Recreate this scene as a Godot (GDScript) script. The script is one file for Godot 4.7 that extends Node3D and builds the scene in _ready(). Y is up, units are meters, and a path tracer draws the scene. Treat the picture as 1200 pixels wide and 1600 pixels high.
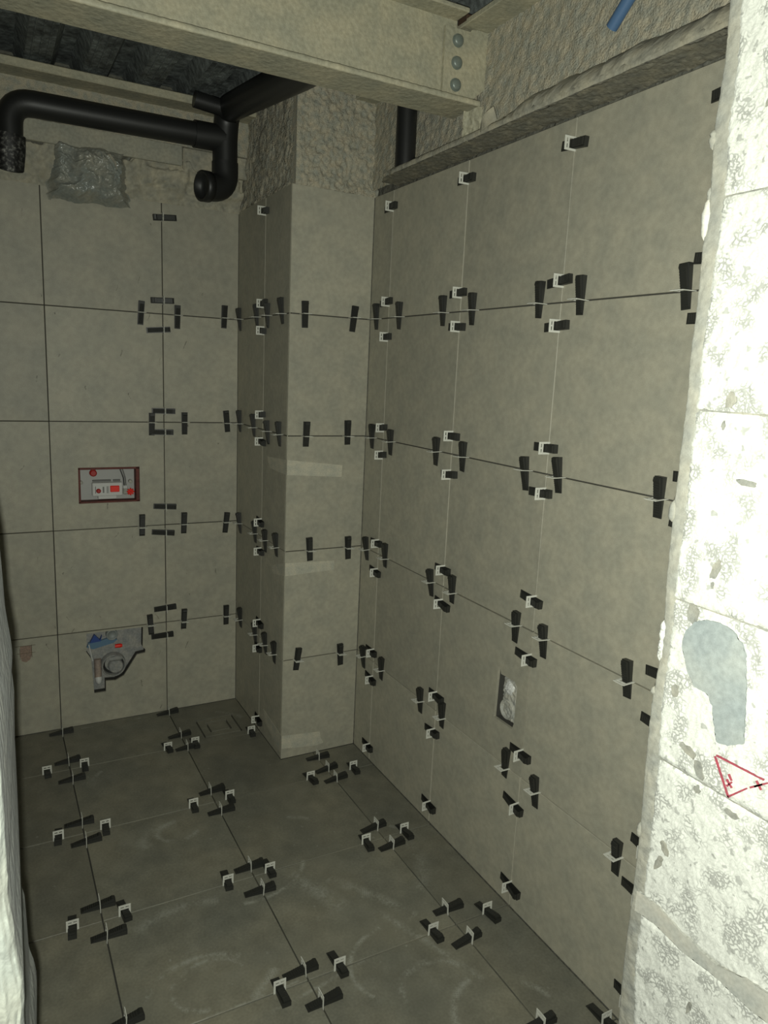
extends Node3D
# A half tiled bathroom on a building site, lit by the flash of the phone that photographs it.
# Sizes in metres: back wall at z = 0, floor at y = 0, right wall at x = W; the pillar stands in the corner of both.

const W := 0.5787          # face of the right wall tiles
const CX := 0.2471         # face of the pillar's left side
const CZ := 0.6217         # face of the pillar's front
const TOP := 2.2265        # upper edge of the tiling
const LEFT := -1.43        # left wall, outside the frame
const FRONT := 2.60        # room side of the doorway wall
const OUTER := 2.83        # camera side of the doorway wall
const ROWS: Array[float] = [0.0, 0.4289, 0.8789, 1.3289, 1.7789, 2.2265]
const GAP := 0.0036

var rng := RandomNumberGenerator.new()
var M := {}
var tile_meshes := {}

func _ready():
	rng.seed = 77
	# ---- camera
	var cam := Camera3D.new()
	cam.name = "camera"
	cam.fov = 69.972
	cam.near = 0.02
	cam.position = Vector3(-0.75406, 1.57912, 3.22262)
	cam.rotation_degrees = Vector3(-10.759, -28.828, 2.6026)
	add_child(cam)
	cam.current = true
	# ---- environment: an unlit building site, next to nothing comes in from outside
	var we := WorldEnvironment.new()
	we.name = "environment"
	var env := Environment.new()
	env.background_mode = Environment.BG_COLOR
	env.background_color = Color(0.30, 0.32, 0.30)
	env.background_energy_multiplier = 0.10
	env.tonemap_mode = Environment.TONE_MAPPER_LINEAR
	env.tonemap_exposure = 1.0
	env.sdfgi_enabled = true
	env.ssao_enabled = true
	env.ssil_enabled = true
	we.environment = env
	add_child(we)
	# ---- the phone's flash, two centimetres below the lens: the only lamp
	var flash := AreaLight3D.new()
	flash.name = "phone_flash_light"
	flash.position = Vector3(-0.7588, 1.5575, 3.2130)
	flash.rotation_degrees = Vector3(-10.8, -38.0, 2.6)
	flash.area_size = Vector2(0.006, 0.006)
	flash.area_normalize_energy = true
	flash.light_color = Color(0.985, 1.0, 0.95)
	flash.light_energy = 3.85
	flash.area_range = 20.0
	flash.area_attenuation = 2.0
	flash.shadow_enabled = true
	add_child(flash)

	make_materials()
	build_floor()
	build_walls()
	build_pillar()
	build_deck()
	build_doorway()
	build_beams()
	build_pipes()
	build_duct()
	build_flush_box()
	build_outlet()
	build_socket()
	build_drain()
	build_tapes()
	build_wedges()
	build_phone()

# ------------------------------------------------------------------ bookkeeping
var taken := {}
func numbered(called: String) -> String:
	var n: int = taken.get(called, 0)
	taken[called] = n + 1
	return called if n == 0 else "%s_%03d" % [called, n]

func thing(called: String, label: String, category: String, at := Vector3.ZERO, group := "", basis := Basis.IDENTITY) -> Node3D:
	var o := Node3D.new()
	o.name = numbered(called)
	add_child(o)
	o.transform = Transform3D(basis, at)
	o.set_meta("label", label)
	o.set_meta("category", category)
	if group != "":
		o.set_meta("group", group)
	return o

func structure(called: String, label: String, category: String, at := Vector3.ZERO) -> Node3D:
	var o := thing(called, label, category, at)
	o.set_meta("kind", "structure")
	return o

# commits a shape as ONE named mesh under its parent; shapes are given in world axes unless the parent is turned
func obj(called: String, st: SurfaceTool, m: Material, parent: Node3D, smooth := false) -> MeshInstance3D:
	st.generate_normals()
	if smooth:
		st.index()
	return put(called, st.commit(), m, parent)

func put(called: String, mesh: Mesh, m: Material, parent: Node3D, t := Transform3D.IDENTITY) -> MeshInstance3D:
	var mi := MeshInstance3D.new()
	mi.name = called
	mi.mesh = mesh
	mi.material_override = m
	mi.cast_shadow = GeometryInstance3D.SHADOW_CASTING_SETTING_ON
	parent.add_child(mi, true)
	mi.transform = t
	return mi

func begin(smooth := false) -> SurfaceTool:
	var st := SurfaceTool.new()
	st.begin(Mesh.PRIMITIVE_TRIANGLES)
	st.set_smooth_group(0 if smooth else -1)
	return st

# ------------------------------------------------------------------ shapes
# a flat polygon turned away from «inside»
func face(st: SurfaceTool, pts: Array, inside: Vector3):
	var c := Vector3.ZERO
	for p in pts:
		c += p
	c /= pts.size()
	var n: Vector3 = (pts[1] - pts[0]).cross(pts[2] - pts[0])
	if n.length() < 1e-14 and pts.size() > 3:
		n = (pts[2] - pts[0]).cross(pts[3] - pts[0])
	var flip: bool = n.dot(c - inside) > 0     # Godot's front faces run clockwise
	for i in range(1, pts.size() - 1):
		var tri: Array = [pts[0], pts[i + 1], pts[i]] if flip else [pts[0], pts[i], pts[i + 1]]
		for p in tri:
			st.add_vertex(p)

# box with chamfered edges
func box(st: SurfaceTool, c: Vector3, s: Vector3, bev := 0.0, b := Basis.IDENTITY):
	var h := s / 2
	bev = minf(bev, minf(h.x, minf(h.y, h.z)) * 0.9)
	var i := h - Vector3.ONE * bev
	for ax in 3:
		var u := (ax + 1) % 3
		var v := (ax + 2) % 3
		for sg in [-1.0, 1.0]:
			var q := []
			for k in [[-1, -1], [1, -1], [1, 1], [-1, 1]]:
				var p := Vector3.ZERO
				p[ax] = h[ax] * sg
				p[u] = i[u] * k[0]
				p[v] = i[v] * k[1]
				q.append(c + b * p)
			face(st, q, c)
	if bev <= 0:
		return
	for ax in 3:
		var u := (ax + 1) % 3
		var v := (ax + 2) % 3
		for su in [-1.0, 1.0]:
			for sv in [-1.0, 1.0]:
				var q := []
				for k in [[-1, 0], [1, 0], [1, 1], [-1, 1]]:
					var p := Vector3.ZERO
					p[ax] = i[ax] * k[0]
					p[u] = (h[u] if k[1] == 0 else i[u]) * su
					p[v] = (i[v] if k[1] == 0 else h[v]) * sv
					q.append(c + b * p)
				face(st, q, c)
	for sx in [-1.0, 1.0]:
		for sy in [-1.0, 1.0]:
			for sz in [-1.0, 1.0]:
				var q := []
				for k in 3:
					var p := Vector3(i.x * sx, i.y * sy, i.z * sz)
					p[k] = h[k] * [sx, sy, sz][k]
					q.append(c + b * p)
				face(st, q, c)

# polygons in the plane of «f» (u, v), pushed out from n0 to n1; edges on the cut line u = cut stay open
func slab(st: SurfaceTool, polys: Array, n0: float, n1: float, f: Transform3D, cut := INF):
	for poly in polys:
		var pg: PackedVector2Array = poly
		if Geometry2D.is_polygon_clockwise(pg):
			pg.reverse()
		var idx := Geometry2D.triangulate_polygon(pg)
		for k in range(0, idx.size(), 3):
			var q := []
			for j in 3:
				q.append(f * Vector3(pg[idx[k + j]].x, pg[idx[k + j]].y, n1))
			face(st, q, q[0] - f.basis.z)
		for k in pg.size():
			var a := pg[k]
			var e := pg[(k + 1) % pg.size()]
			if absf(a.x - cut) < 1e-5 and absf(e.x - cut) < 1e-5:
				continue
			var mid := (a + e) / 2
			var inward := Vector2(-(e - a).y, (e - a).x).normalized() * 0.01
			var q := [f * Vector3(a.x, a.y, n0), f * Vector3(e.x, e.y, n0), f * Vector3(e.x, e.y, n1), f * Vector3(a.x, a.y, n1)]
			face(st, q, f * Vector3(mid.x + inward.x, mid.y + inward.y, (n0 + n1) / 2))

func rect(u0: float, v0: float, u1: float, v1: float) -> PackedVector2Array:
	return PackedVector2Array([Vector2(u0, v0), Vector2(u1, v0), Vector2(u1, v1), Vector2(u0, v1)])

# a rectangle with a hole, as two polygons that meet on a line through the hole
func holed(r: PackedVector2Array, hole: PackedVector2Array) -> Array:
	var mid := 0.0
	for p in hole:
		mid += p.x / hole.size()
	var out := []
	for half in [rect(r[0].x, r[0].y, mid, r[2].y), rect(mid, r[0].y, r[2].x, r[2].y)]:
		out.append_array(Geometry2D.clip_polygons(half, hole))
	return [out, mid]

# tube along a path with a radius at each point
func tube(st: SurfaceTool, path: Array, radii: Array, sides := 20, capped := true):
	var rings := []
	var up := Vector3.UP
	for i in path.size():
		var d: Vector3 = (path[mini(i + 1, path.size() - 1)] - path[maxi(i - 1, 0)]).normalized()
		if absf(d.dot(up)) > 0.95:
			up = Vector3.RIGHT if absf(d.x) < 0.8 else Vector3.BACK
		var x := d.cross(up).normalized()
		var y := x.cross(d).normalized()
		up = y
		var ring := []
		for k in sides:
			var a := TAU * k / sides
			ring.append(path[i] + (x * cos(a) + y * sin(a)) * radii[i])
		rings.append(ring)
	for i in path.size() - 1:
		for k in sides:
			var k2 := (k + 1) % sides
			face(st, [rings[i][k], rings[i][k2], rings[i + 1][k2], rings[i + 1][k]], (path[i] + path[i + 1]) / 2)
	if capped:
		st.set_smooth_group(-1)
		face(st, rings[0], path[1])
		face(st, rings[-1], path[-2])
		st.set_smooth_group(0)

# turned shape: profile of [height, radius] along an axis
func lathe(st: SurfaceTool, c: Vector3, axis: Vector3, profile: Array, sides := 28):
	var z := axis.normalized()
	var x := z.cross(Vector3.UP if absf(z.y) < 0.9 else Vector3.RIGHT).normalized()
	var y := z.cross(x)
	for i in profile.size() - 1:
		var p: Array = profile[i]
		var q: Array = profile[i + 1]
		var n2 := Vector2(p[1] - q[1], q[0] - p[0])      # outward: (along the axis, away from it)
		for k in sides:
			var a0 := TAU * k / sides
			var a1 := TAU * (k + 1) / sides
			var e0 := x * cos(a0) + y * sin(a0)
			var e1 := x * cos(a1) + y * sin(a1)
			var quad := [c + z * p[0] + e0 * p[1], c + z * p[0] + e1 * p[1], c + z * q[0] + e1 * q[1], c + z * q[0] + e0 * q[1]]
			var mid: Vector3 = (quad[0] + quad[1] + quad[2] + quad[3]) / 4
			face(st, quad if q[1] > 1e-6 else quad.slice(0, 3), mid - (z * n2.x + (e0 + e1).normalized() * n2.y).normalized())

func pipe(called: String, path: Array, r: float, m: Material, parent: Node3D, sides := 22) -> MeshInstance3D:
	var radii := []
	for p in path:
		radii.append(r)
	var st := begin(true)
	tube(st, path, radii, sides)
	return obj(called, st, m, parent)

# rounds the corner at «b» of a - b - c with radius r
func bend(a: Vector3, b: Vector3, c: Vector3, r: float, steps := 8) -> Array:
	var p := b + (a - b).normalized() * r
	var q := b + (c - b).normalized() * r
	var out := []
	for i in steps + 1:
		var t := float(i) / steps
		out.append(p.lerp(b, t).lerp(b.lerp(q, t), t))
	return out

func noise(sd: int, freq: float, oct := 4, kind := FastNoiseLite.TYPE_SIMPLEX_SMOOTH) -> FastNoiseLite:
	var n := FastNoiseLite.new()
	n.seed = sd
	n.frequency = freq
	n.noise_type = kind
	n.fractal_octaves = oct
	return n

# ------------------------------------------------------------------ materials
func grey(sd: int, side: int, freq: float, oct := 4, kind := FastNoiseLite.TYPE_SIMPLEX_SMOOTH) -> PackedByteArray:
	var im := noise(sd, freq, oct, kind).get_seamless_image(side, side)
	im.convert(Image.FORMAT_L8)
	return im.get_data()

func tex(im: Image) -> ImageTexture:
	im.generate_mipmaps()
	return ImageTexture.create_from_image(im)

func relief(sd: int, side: int, freq: float, strength: float, oct := 4, kind := FastNoiseLite.TYPE_SIMPLEX_SMOOTH) -> ImageTexture:
	var im := noise(sd, freq, oct, kind).get_seamless_image(side, side)
	im.convert(Image.FORMAT_RGBA8)
	im.bump_map_to_normal_map(strength)
	return tex(im)

# neutral mottling round a mean: a is coarse, b middle, c fine
func mottle(side: int, sd: int, mean: float, ka: float, kb: float, kc: float, fa: float, fb: float, fc: float, tint := Vector3.ZERO) -> Image:
	var a := grey(sd, side, fa)
	var b := grey(sd + 1, side, fb, 3)
	var c := grey(sd + 2, side, fc, 2)
	var out := PackedByteArray()
	out.resize(side * side * 3)
	for i in side * side:
		var t := (a[i] - 128) / 128.0
		var v := mean + t * ka + (b[i] - 128) / 128.0 * kb + (c[i] - 128) / 128.0 * kc
		out[i * 3] = clampi(int(v + tint.x * t), 0, 255)
		out[i * 3 + 1] = clampi(int(v + tint.y * t), 0, 255)
		out[i * 3 + 2] = clampi(int(v + tint.z * t), 0, 255)
	return Image.create_from_data(side, side, false, Image.FORMAT_RGB8, out)

func mat(c: Color, rough_: float, t: Texture2D = null, span := 1.0, nm: Texture2D = null, nscale := 1.0, nspan := 0.0, metal := 0.0, offset := Vector3.ZERO) -> StandardMaterial3D:
	var m := StandardMaterial3D.new()
	m.albedo_color = c
	m.roughness = rough_
	m.metallic = metal
	if t or nm:
		m.uv1_triplanar = true
		m.uv1_world_triplanar = true
		m.uv1_scale = Vector3.ONE / span
		m.uv1_offset = offset
		m.uv1_triplanar_sharpness = 6.0
	if t:
		m.albedo_texture = t
	if nm:
		m.normal_enabled = true
		m.normal_texture = nm
		m.normal_scale = nscale
	return m

# soft ragged stroke of lighter or darker matter on an image; the grain comes from noise
func smear(im: Image, pts: Array, width: float, c: Color, strength: float, sd: int):
	var n := noise(sd, 0.035, 3)
	var fine := noise(sd + 9, 0.25, 2)
	var side := im.get_width()
	for i in pts.size() - 1:
		var a: Vector2 = pts[i]
		var b: Vector2 = pts[i + 1]
		var steps := int(a.distance_to(b)) + 1
		for s in steps:
			var p := a.lerp(b, float(s) / steps)
			for w in int(width * 2):
				var off := (w - width) * 1.0
				var q := p + (b - a).normalized().orthogonal() * off
				var e := 1.0 - absf(off) / width
				var k := strength * e * clampf(0.5 + n.get_noise_2d(q.x, q.y) * 1.3 + fine.get_noise_2d(q.x, q.y) * 0.9, 0.0, 1.0)
				var x := posmod(int(q.x), side)
				var y := posmod(int(q.y), side)
				im.set_pixel(x, y, im.get_pixel(x, y).lerp(c, k))

func make_materials():
	# porcelain tile: cement look, greige
	var wall_im := mottle(1024, 11, 226, 10, 11, 11, 0.008, 0.035, 0.35, Vector3(2, 0, -2))
	var plain := tex(wall_im.duplicate())
	for k in 46:                                  # scuffs left by the tilers on the back wall
		var a := Vector2(rng.randf() * 1024, rng.randf() * 1024)
		var d := Vector2.from_angle(rng.randf_range(-2.2, -0.9)) * rng.randf_range(4, 26)
		smear(wall_im, [a, a + d * 0.5 + Vector2(rng.randf_range(-3, 3), 0), a + d], rng.randf_range(1.2, 3.5), Color(0.42, 0.42, 0.40), 0.75, 300 + k)
	var scuffed := tex(wall_im)
	M.tiles_back = []
	M.tiles = []
	for k in 4:
		var tone: float = [1.0, 0.965, 1.02, 0.985][k]
		var c := Color(0.705 * tone, 0.69 * tone, 0.619 * tone)
		var off := Vector3(0.37 * k, 0.61 * k, 0.23 * k)
		M.tiles.append(mat(c, 0.55, plain, 0.95, null, 1.0, 0.0, 0.0, off))
		M.tiles_back.append(mat(c, 0.55, scuffed, 1.35, null, 1.0, 0.0, 0.0, off))
	# floor: one image over the whole floor, with the dust and wipe marks where they lie
	var fl := mottle(1024, 41, 180, 14, 14, 14, 0.008, 0.03, 0.3, Vector3(3, 0, -4))
	var dust := Color(0.93, 0.95, 1.0)
	var at := func(x: float, z: float) -> Vector2: return Vector2((x + 1.43) / 2.9 * 1024, z / 2.9 * 1024)
	var arcs := [[-0.24, 0.92, 0.07, 0.4, 5.2], [-0.26, 0.95, 0.1, 2.8, 5.0], [-0.31, 1.6, 0.10, 1.8, 6.0], [-0.33, 1.62, 0.15, 3.4, 5.6], [-0.3, 1.45, 0.2, 3.9, 5.2], [0.2, 1.75, 0.17, 2.6, 4.6], [0.22, 1.86, 0.1, 3.0, 5.9], [0.1, 1.35, 0.35, 5.9, 7.0], [-0.1, 1.2, 0.2, 0.3, 1.8], [0.36, 2.0, 0.16, 2.0, 4.4]]
	for k in arcs.size():
		var c: Array = arcs[k]
		var pts := []
		for s in 15:
			var ang: float = lerpf(c[3], c[4], s / 14.0)
			pts.append(at.call(c[0] + c[2] * cos(ang), c[1] + c[2] * 0.8 * sin(ang)))
		smear(fl, pts, [5.0, 12.0, 3.5][k % 3], dust, [0.7, 0.5, 0.8][k % 3], 500 + k)
	var lines := [[0.13, 1.36, 0.3, 1.62, 9.0], [0.02, 1.3, 0.12, 1.5, 14.0], [0.2, 1.55, 0.34, 1.9, 6.0], [-0.24, 1.7, -0.14, 1.62, 7.0], [-0.2, 1.75, 0.1, 1.70, 3.0], [-0.5, 1.70, -0.1, 1.69, 2.0], [-0.5, 0.5, -0.42, 0.42, 5.0], [0.13, 1.0, 0.2, 1.05, 5.0], [0.44, 1.2, 0.5, 1.3, 4.0], [0.12, 0.1, 0.22, 0.2, 7.0], [0.43, 1.95, 0.47, 2.02, 5.0], [-0.25, 0.03, -0.2, 0.03, 3.0], [-0.45, 0.03, -0.4, 0.03, 3.0]]
	for k in lines.size():
		var c: Array = lines[k]
		smear(fl, [at.call(c[0], c[1]), at.call((c[0] + c[2]) / 2 + 0.01, (c[1] + c[3]) / 2), at.call(c[2], c[3])], c[4], dust, 0.66, 600 + k)
	var wipes := [[-0.32, 0.86, -0.18, 1.0], [-0.33, 1.46, -0.26, 1.62], [0.05, 1.45, 0.2, 1.62], [0.12, 1.75, 0.3, 1.9], [-0.05, 1.72, 0.06, 1.85], [0.2, 1.3, 0.3, 1.4], [-0.5, 0.45, -0.42, 0.5], [0.02, 0.75, 0.12, 0.85], [-0.45, 0.85, -0.38, 1.0]]
	for k in wipes.size():
		var c: Array = wipes[k]
		smear(fl, [at.call(c[0], c[1]), at.call((c[0] + c[2]) / 2 + 0.02, (c[1] + c[3]) / 2 - 0.01), at.call(c[2], c[3])], 26.0, dust, 0.13, 900 + k)
	for k in 150:                                 # crumbs of mortar and tile dust
		var p: Vector2 = at.call(rng.randf_range(-0.7, 0.57), rng.randf_range(0.05, 2.4))
		smear(fl, [p, p + Vector2(rng.randf_range(-3, 3), rng.randf_range(-3, 3))], rng.randf_range(0.8, 2.4), dust, 0.75, 700 + k)
	var ft := tex(fl)
	M.floor = []
	for k in 3:
		var tone: float = [1.0, 0.95, 1.04][k]
		M.floor.append(mat(Color(0.66 * tone, 0.65 * tone, 0.578 * tone), 0.5, ft, 2.9, null, 1.0, 0.0, 0.0, Vector3(1.43 / 2.9, 0, 0)))
	M.bed = mat(Color(0.24, 0.235, 0.215), 0.95)
	var spray_n := relief(71, 512, 0.05, 9.0, 4)
	var spray_t := tex(mottle(512, 75, 212, 14, 16, 14, 0.01, 0.06, 0.3, Vector3(8, 0, -8)))
	M.spray = mat(Color(0.77, 0.75, 0.67), 0.95, spray_t, 0.19, spray_n, 0.65)
	var cement_n := relief(81, 512, 0.02, 10.0, 4)
	var cement_t := tex(mottle(512, 85, 208, 20, 18, 12, 0.008, 0.03, 0.25, Vector3(4, 0, -6)))
	M.cement = mat(Color(0.76, 0.74, 0.66), 0.9, cement_t, 0.35, cement_n, 0.35)
	M.cement_shade = mat(Color(0.56, 0.545, 0.48), 0.95, cement_t, 0.25, cement_n, 0.4)  # cement darkened in colour for the shade under the right beam flange
	M.cement_grey = mat(Color(0.47, 0.465, 0.42), 0.9, cement_t, 0.35, cement_n, 0.8)
	M.mortar = mat(Color(0.565, 0.562, 0.52), 0.9, cement_t, 0.25, cement_n, 0.35)
	var steel_n := relief(91, 512, 0.03, 4.0, 4)
	var steel_t := tex(mottle(512, 95, 220, 14, 16, 10, 0.006, 0.05, 0.3, Vector3(4, 0, -4)))
	M.fresh = mat(Color(0.555, 0.58, 0.57), 0.6, steel_t, 0.3)
	M.render = mat(Color(0.345, 0.355, 0.33), 0.9, steel_t, 0.2, cement_n, 0.3)
	M.joint = mat(Color(0.64, 0.638, 0.60), 0.9, steel_t, 0.2)
	M.steel = mat(Color(0.76, 0.74, 0.64), 0.6, steel_t, 0.4, steel_n, 0.5)
	M.pale = mat(Color(0.70, 0.69, 0.62), 0.7, steel_t, 0.4)
	M.bolt = mat(Color(0.56, 0.60, 0.57), 0.4, steel_t, 0.1, null, 1.0, 0.0, 0.25)
	var deck_t := tex(mottle(512, 101, 165, 50, 40, 22, 0.008, 0.03, 0.2))
	M.deck = mat(Color(0.61, 0.64, 0.63), 0.6, deck_t, 0.5, steel_n, 0.6)
	M.black = mat(Color(0.155, 0.158, 0.145), 0.45)
	M.pvc = mat(Color(0.125, 0.128, 0.125), 0.45)
	M.pvc_dusty = mat(Color(0.34, 0.34, 0.31), 0.9, cement_t, 0.1)
	M.clip = mat(Color(0.80, 0.80, 0.76), 0.45)
	M.white = mat(Color(0.76, 0.76, 0.745), 0.5)
	M.panel = mat(Color(0.64, 0.64, 0.625), 0.5)
	M.pencil = mat(Color(0.36, 0.32, 0.26), 0.8)
	M.offwhite = mat(Color(0.76, 0.755, 0.71), 0.7, cement_t, 0.2)
	M.red = mat(Color(0.62, 0.13, 0.10), 0.5)
	M.orange = mat(Color(0.90, 0.16, 0.09), 0.45)
	M.brick_red = mat(Color(0.46, 0.235, 0.20), 0.7, cement_t, 0.15)
	M.blue = mat(Color(0.18, 0.28, 0.52), 0.45)
	M.film = mat(Color(0.36, 0.47, 0.56), 0.35)
	M.conduit = mat(Color(0.30, 0.41, 0.54), 0.4)
	M.grey_pipe = mat(Color(0.68, 0.68, 0.66), 0.6, cement_t, 0.2)
	M.cap_grey = mat(Color(0.53, 0.55, 0.54), 0.5)
	M.cable = mat(Color(0.40, 0.40, 0.39), 0.5)
	M.tape = mat(Color(0.79, 0.775, 0.70), 0.7, steel_t, 0.15)
	M.plastic = mat(Color(0.66, 0.67, 0.63), 0.22, spray_t, 0.5)
	M.foil = mat(Color(0.55, 0.56, 0.54), 0.3, spray_t, 0.2, null, 1.0, 0.0, 0.7)
	M.brick_pale = mat(Color(0.72, 0.65, 0.60), 0.6, cement_t, 0.2)
	M.smeared = mat(Color(0.72, 0.72, 0.69), 0.6, tex(mottle(512, 141, 52, 60, 120, 50, 0.012, 0.03, 0.15)), 0.25)
	M.pink = mat(Color(0.66, 0.565, 0.50), 0.7, cement_t, 0.04)
	M.rust = mat(Color(0.33, 0.25, 0.18), 0.9, cement_t, 0.1)
	M.marker = mat(Color(0.60, 0.26, 0.31), 0.6, spray_t, 0.05)
	M.lens = mat(Color(0.03, 0.03, 0.035), 0.1)
	var led := mat(Color(1, 0.97, 0.85), 0.3)
	led.emission_enabled = true
	led.emission = Color(1.0, 0.97, 0.88)
	led.emission_energy_multiplier = 2.0
	M.led = led
	make_block_material()

# aerated concrete: near white, with grey mortar film worn through in worm-like specks and bare blotches
func make_block_material():
	var side := 1024
	var cells := grey(121, side, 0.02, 3)
	var worm := noise(123, 0.055, 2)
	worm.fractal_type = FastNoiseLite.FRACTAL_RIDGED
	var wi := worm.get_seamless_image(side, side)
	wi.convert(Image.FORMAT_L8)
	var w := wi.get_data()
	var fine := grey(127, side, 0.3, 2)
	var cover := grey(131, side, 0.007, 3)
	var out := PackedByteArray()
	out.resize(side * side * 3)
	for i in side * side:
		var v := 235.0 + (fine[i] - 128) * 0.09
		var bare: float = clampf((cover[i] - 118) / 60.0, 0.0, 1.0)
		var k: float = clampf((w[i] - 168 + bare * 34) / 26.0, 0.0, 1.0) * (0.25 + 0.75 * bare)
		if cells[i] > 196:
			k = maxf(k, clampf((cells[i] - 196) / 8.0, 0.0, 0.85))
		v = lerpf(v, 172.0, k * 0.9)
		out[i * 3] = clampi(int(v), 0, 255)
		out[i * 3 + 1] = clampi(int(v), 0, 255)
		out[i * 3 + 2] = clampi(int(v * 0.96), 0, 255)
	var t := tex(Image.create_from_data(side, side, false, Image.FORMAT_RGB8, out))
	M.block = []
	for k in 3:
		M.block.append(mat(Color(0.73, 0.735, 0.735), 0.95, t, 0.42, null, 1.0, 0.0, 0.0, Vector3(0, 0.31 * k, 0.47 * k)))

# a grid of points given by P(u, v); «out» is a direction that its front looks to
func sheet(nu: int, nv: int, P: Callable, out: Vector3, leave_out = null) -> SurfaceTool:
	var st := begin(true)
	var g := []
	for j in nv + 1:
		var row := PackedVector3Array()
		for i in nu + 1:
			row.append(P.call(float(i) / nu, float(j) / nv))
		g.append(row)
	var n: Vector3 = (g[0][nu] - g[0][0]).cross(g[nv][0] - g[0][0])
	var order := [[0, 0], [0, 1], [1, 1], [0, 0], [1, 1], [1, 0]] if n.dot(out) > 0 else [[0, 0], [1, 1], [0, 1], [0, 0], [1, 0], [1, 1]]
	for j in nv:
		for i in nu:
			if leave_out != null and (leave_out as Callable).call(float(i) / nu, float(j) / nv):
				continue
			for k in order:
				st.add_vertex(g[j + k[1]][i + k[0]])
	return st

# ------------------------------------------------------------------ tiling
# frames of the tiled surfaces: u and v along the surface, n out of it
func frame(surface: String) -> Transform3D:
	match surface:
		"right": return Transform3D(Basis(Vector3.BACK, Vector3.UP, Vector3.LEFT), Vector3(W, 0, 0))
		"side": return Transform3D(Basis(Vector3.BACK, Vector3.UP, Vector3.LEFT), Vector3(CX, 0, 0))
		"face": return Transform3D(Basis.IDENTITY, Vector3(0, 0, CZ))
		"floor": return Transform3D(Basis(Vector3.RIGHT, Vector3.FORWARD, Vector3.UP), Vector3.ZERO)
	return Transform3D.IDENTITY

func tile(parent: Node3D, f: Transform3D, u0: float, v0: float, u1: float, v1: float, mats: Array, bed, depth: float, hole = null):
	var m: Material = mats[rng.randi() % mats.size()]
	var proud := rng.randf_range(-0.0004, 0.0004)
	var g := GAP / 2
	if hole == null:
		var w := u1 - u0 - GAP
		var h := v1 - v0 - GAP
		var key := "%.4f %.4f" % [w, h]
		if not tile_meshes.has(key):
			var st := begin()
			box(st, Vector3(0, 0, -0.0045), Vector3(w, h, 0.009), 0.0009)
			st.generate_normals()
			tile_meshes[key] = st.commit()
		put("tile", tile_meshes[key], m, parent, f * Transform3D(Basis.IDENTITY, Vector3((u0 + u1) / 2, (v0 + v1) / 2, proud)))
		if bed:
			slab(bed, [rect(u0, v0, u1, v1)], -depth, -0.0095, f)
		return
	var a := holed(rect(u0 + g, v0 + g, u1 - g, v1 - g), hole)
	var s2 := begin()
	slab(s2, a[0], -0.009, proud, f, a[1])
	obj("tile", s2, m, parent)
	a = holed(rect(u0, v0, u1, v1), hole)
	slab(bed, a[0], -depth, -0.0095, f, a[1])

const FLUSH := [[-0.4270, 0.9885], [-0.1820, 0.9885], [-0.1820, 1.1390], [-0.4260, 1.1390]]
const OUTLET := [[-0.414, 0.419], [-0.418, 0.337], [-0.399, 0.303], [-0.390, 0.140], [-0.342, 0.140], [-0.341, 0.190], [-0.300, 0.186], [-0.265, 0.203], [-0.207, 0.293], [-0.172, 0.297], [-0.170, 0.312], [-0.182, 0.325], [-0.179, 0.419]]
const SOCKET := [[1.560, 0.556], [1.650, 0.556], [1.656, 0.575], [1.658, 0.690], [1.645, 0.705], [1.580, 0.703], [1.574, 0.722], [1.564, 0.720]]
const DRAIN := [0.012, 0.150, 0.180, 0.322]     # x0, z0, x1, z1

func poly(pts: Array) -> PackedVector2Array:
	var p := PackedVector2Array()
	for q in pts:
		p.append(Vector2(q[0], q[1]))
	return p

func build_floor():
	var fl := structure("floor", "dark grey tiled floor with dust smears and levelling wedges on its seams", "floor")
	var f := frame("floor")
	var us := [LEFT, -0.98, -0.5279, -0.0776, 0.3887, W]
	var zs := [0.0, 0.3604, 0.8065, 1.2526, 1.6987, 2.1448, 2.5909]
	var bed := begin()
	for i in 5:
		for j in 6:
			if i == 4 and j == 0:
				continue
			var u1: float = us[i + 1]
			var z0: float = zs[j]
			if i == 3 and j == 0:
				tile(fl, f, us[i], -zs[1], CX, -z0, M.floor, bed, 0.06, rect(DRAIN[0], -DRAIN[3], DRAIN[2], -DRAIN[1]))
				continue
			if i == 4 and j == 1:
				z0 = CZ
			if i == 3 and j == 1:         # this one is cut round the foot of the pillar
				var g := GAP / 2
				var l := PackedVector2Array([Vector2(us[3] + g, -zs[2] + g), Vector2(us[4] - g, -zs[2] + g), Vector2(us[4] - g, -CZ - 0.001), Vector2(CX - 0.001, -CZ - 0.001), Vector2(CX - 0.001, -zs[1] - g), Vector2(us[3] + g, -zs[1] - g)])
				var st := begin()
				slab(st, [l], -0.009, 0.0, f)
				obj("tile", st, M.floor[1], fl)
				slab(bed, [l], -0.06, -0.0095, f)
				continue
			tile(fl, f, us[i], -zs[j + 1], u1, -z0, M.floor, bed, 0.06)
	obj("tile_adhesive", bed, M.bed, fl)
	var s := begin()
	box(s, Vector3(-0.4, -0.11, 1.2), Vector3(2.6, 0.1, 2.8))
	box(s, Vector3(-0.4, -0.08, 3.2), Vector3(2.6, 0.16, 1.22))
	obj("concrete_slab", s, M.cement_grey, fl)

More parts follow.
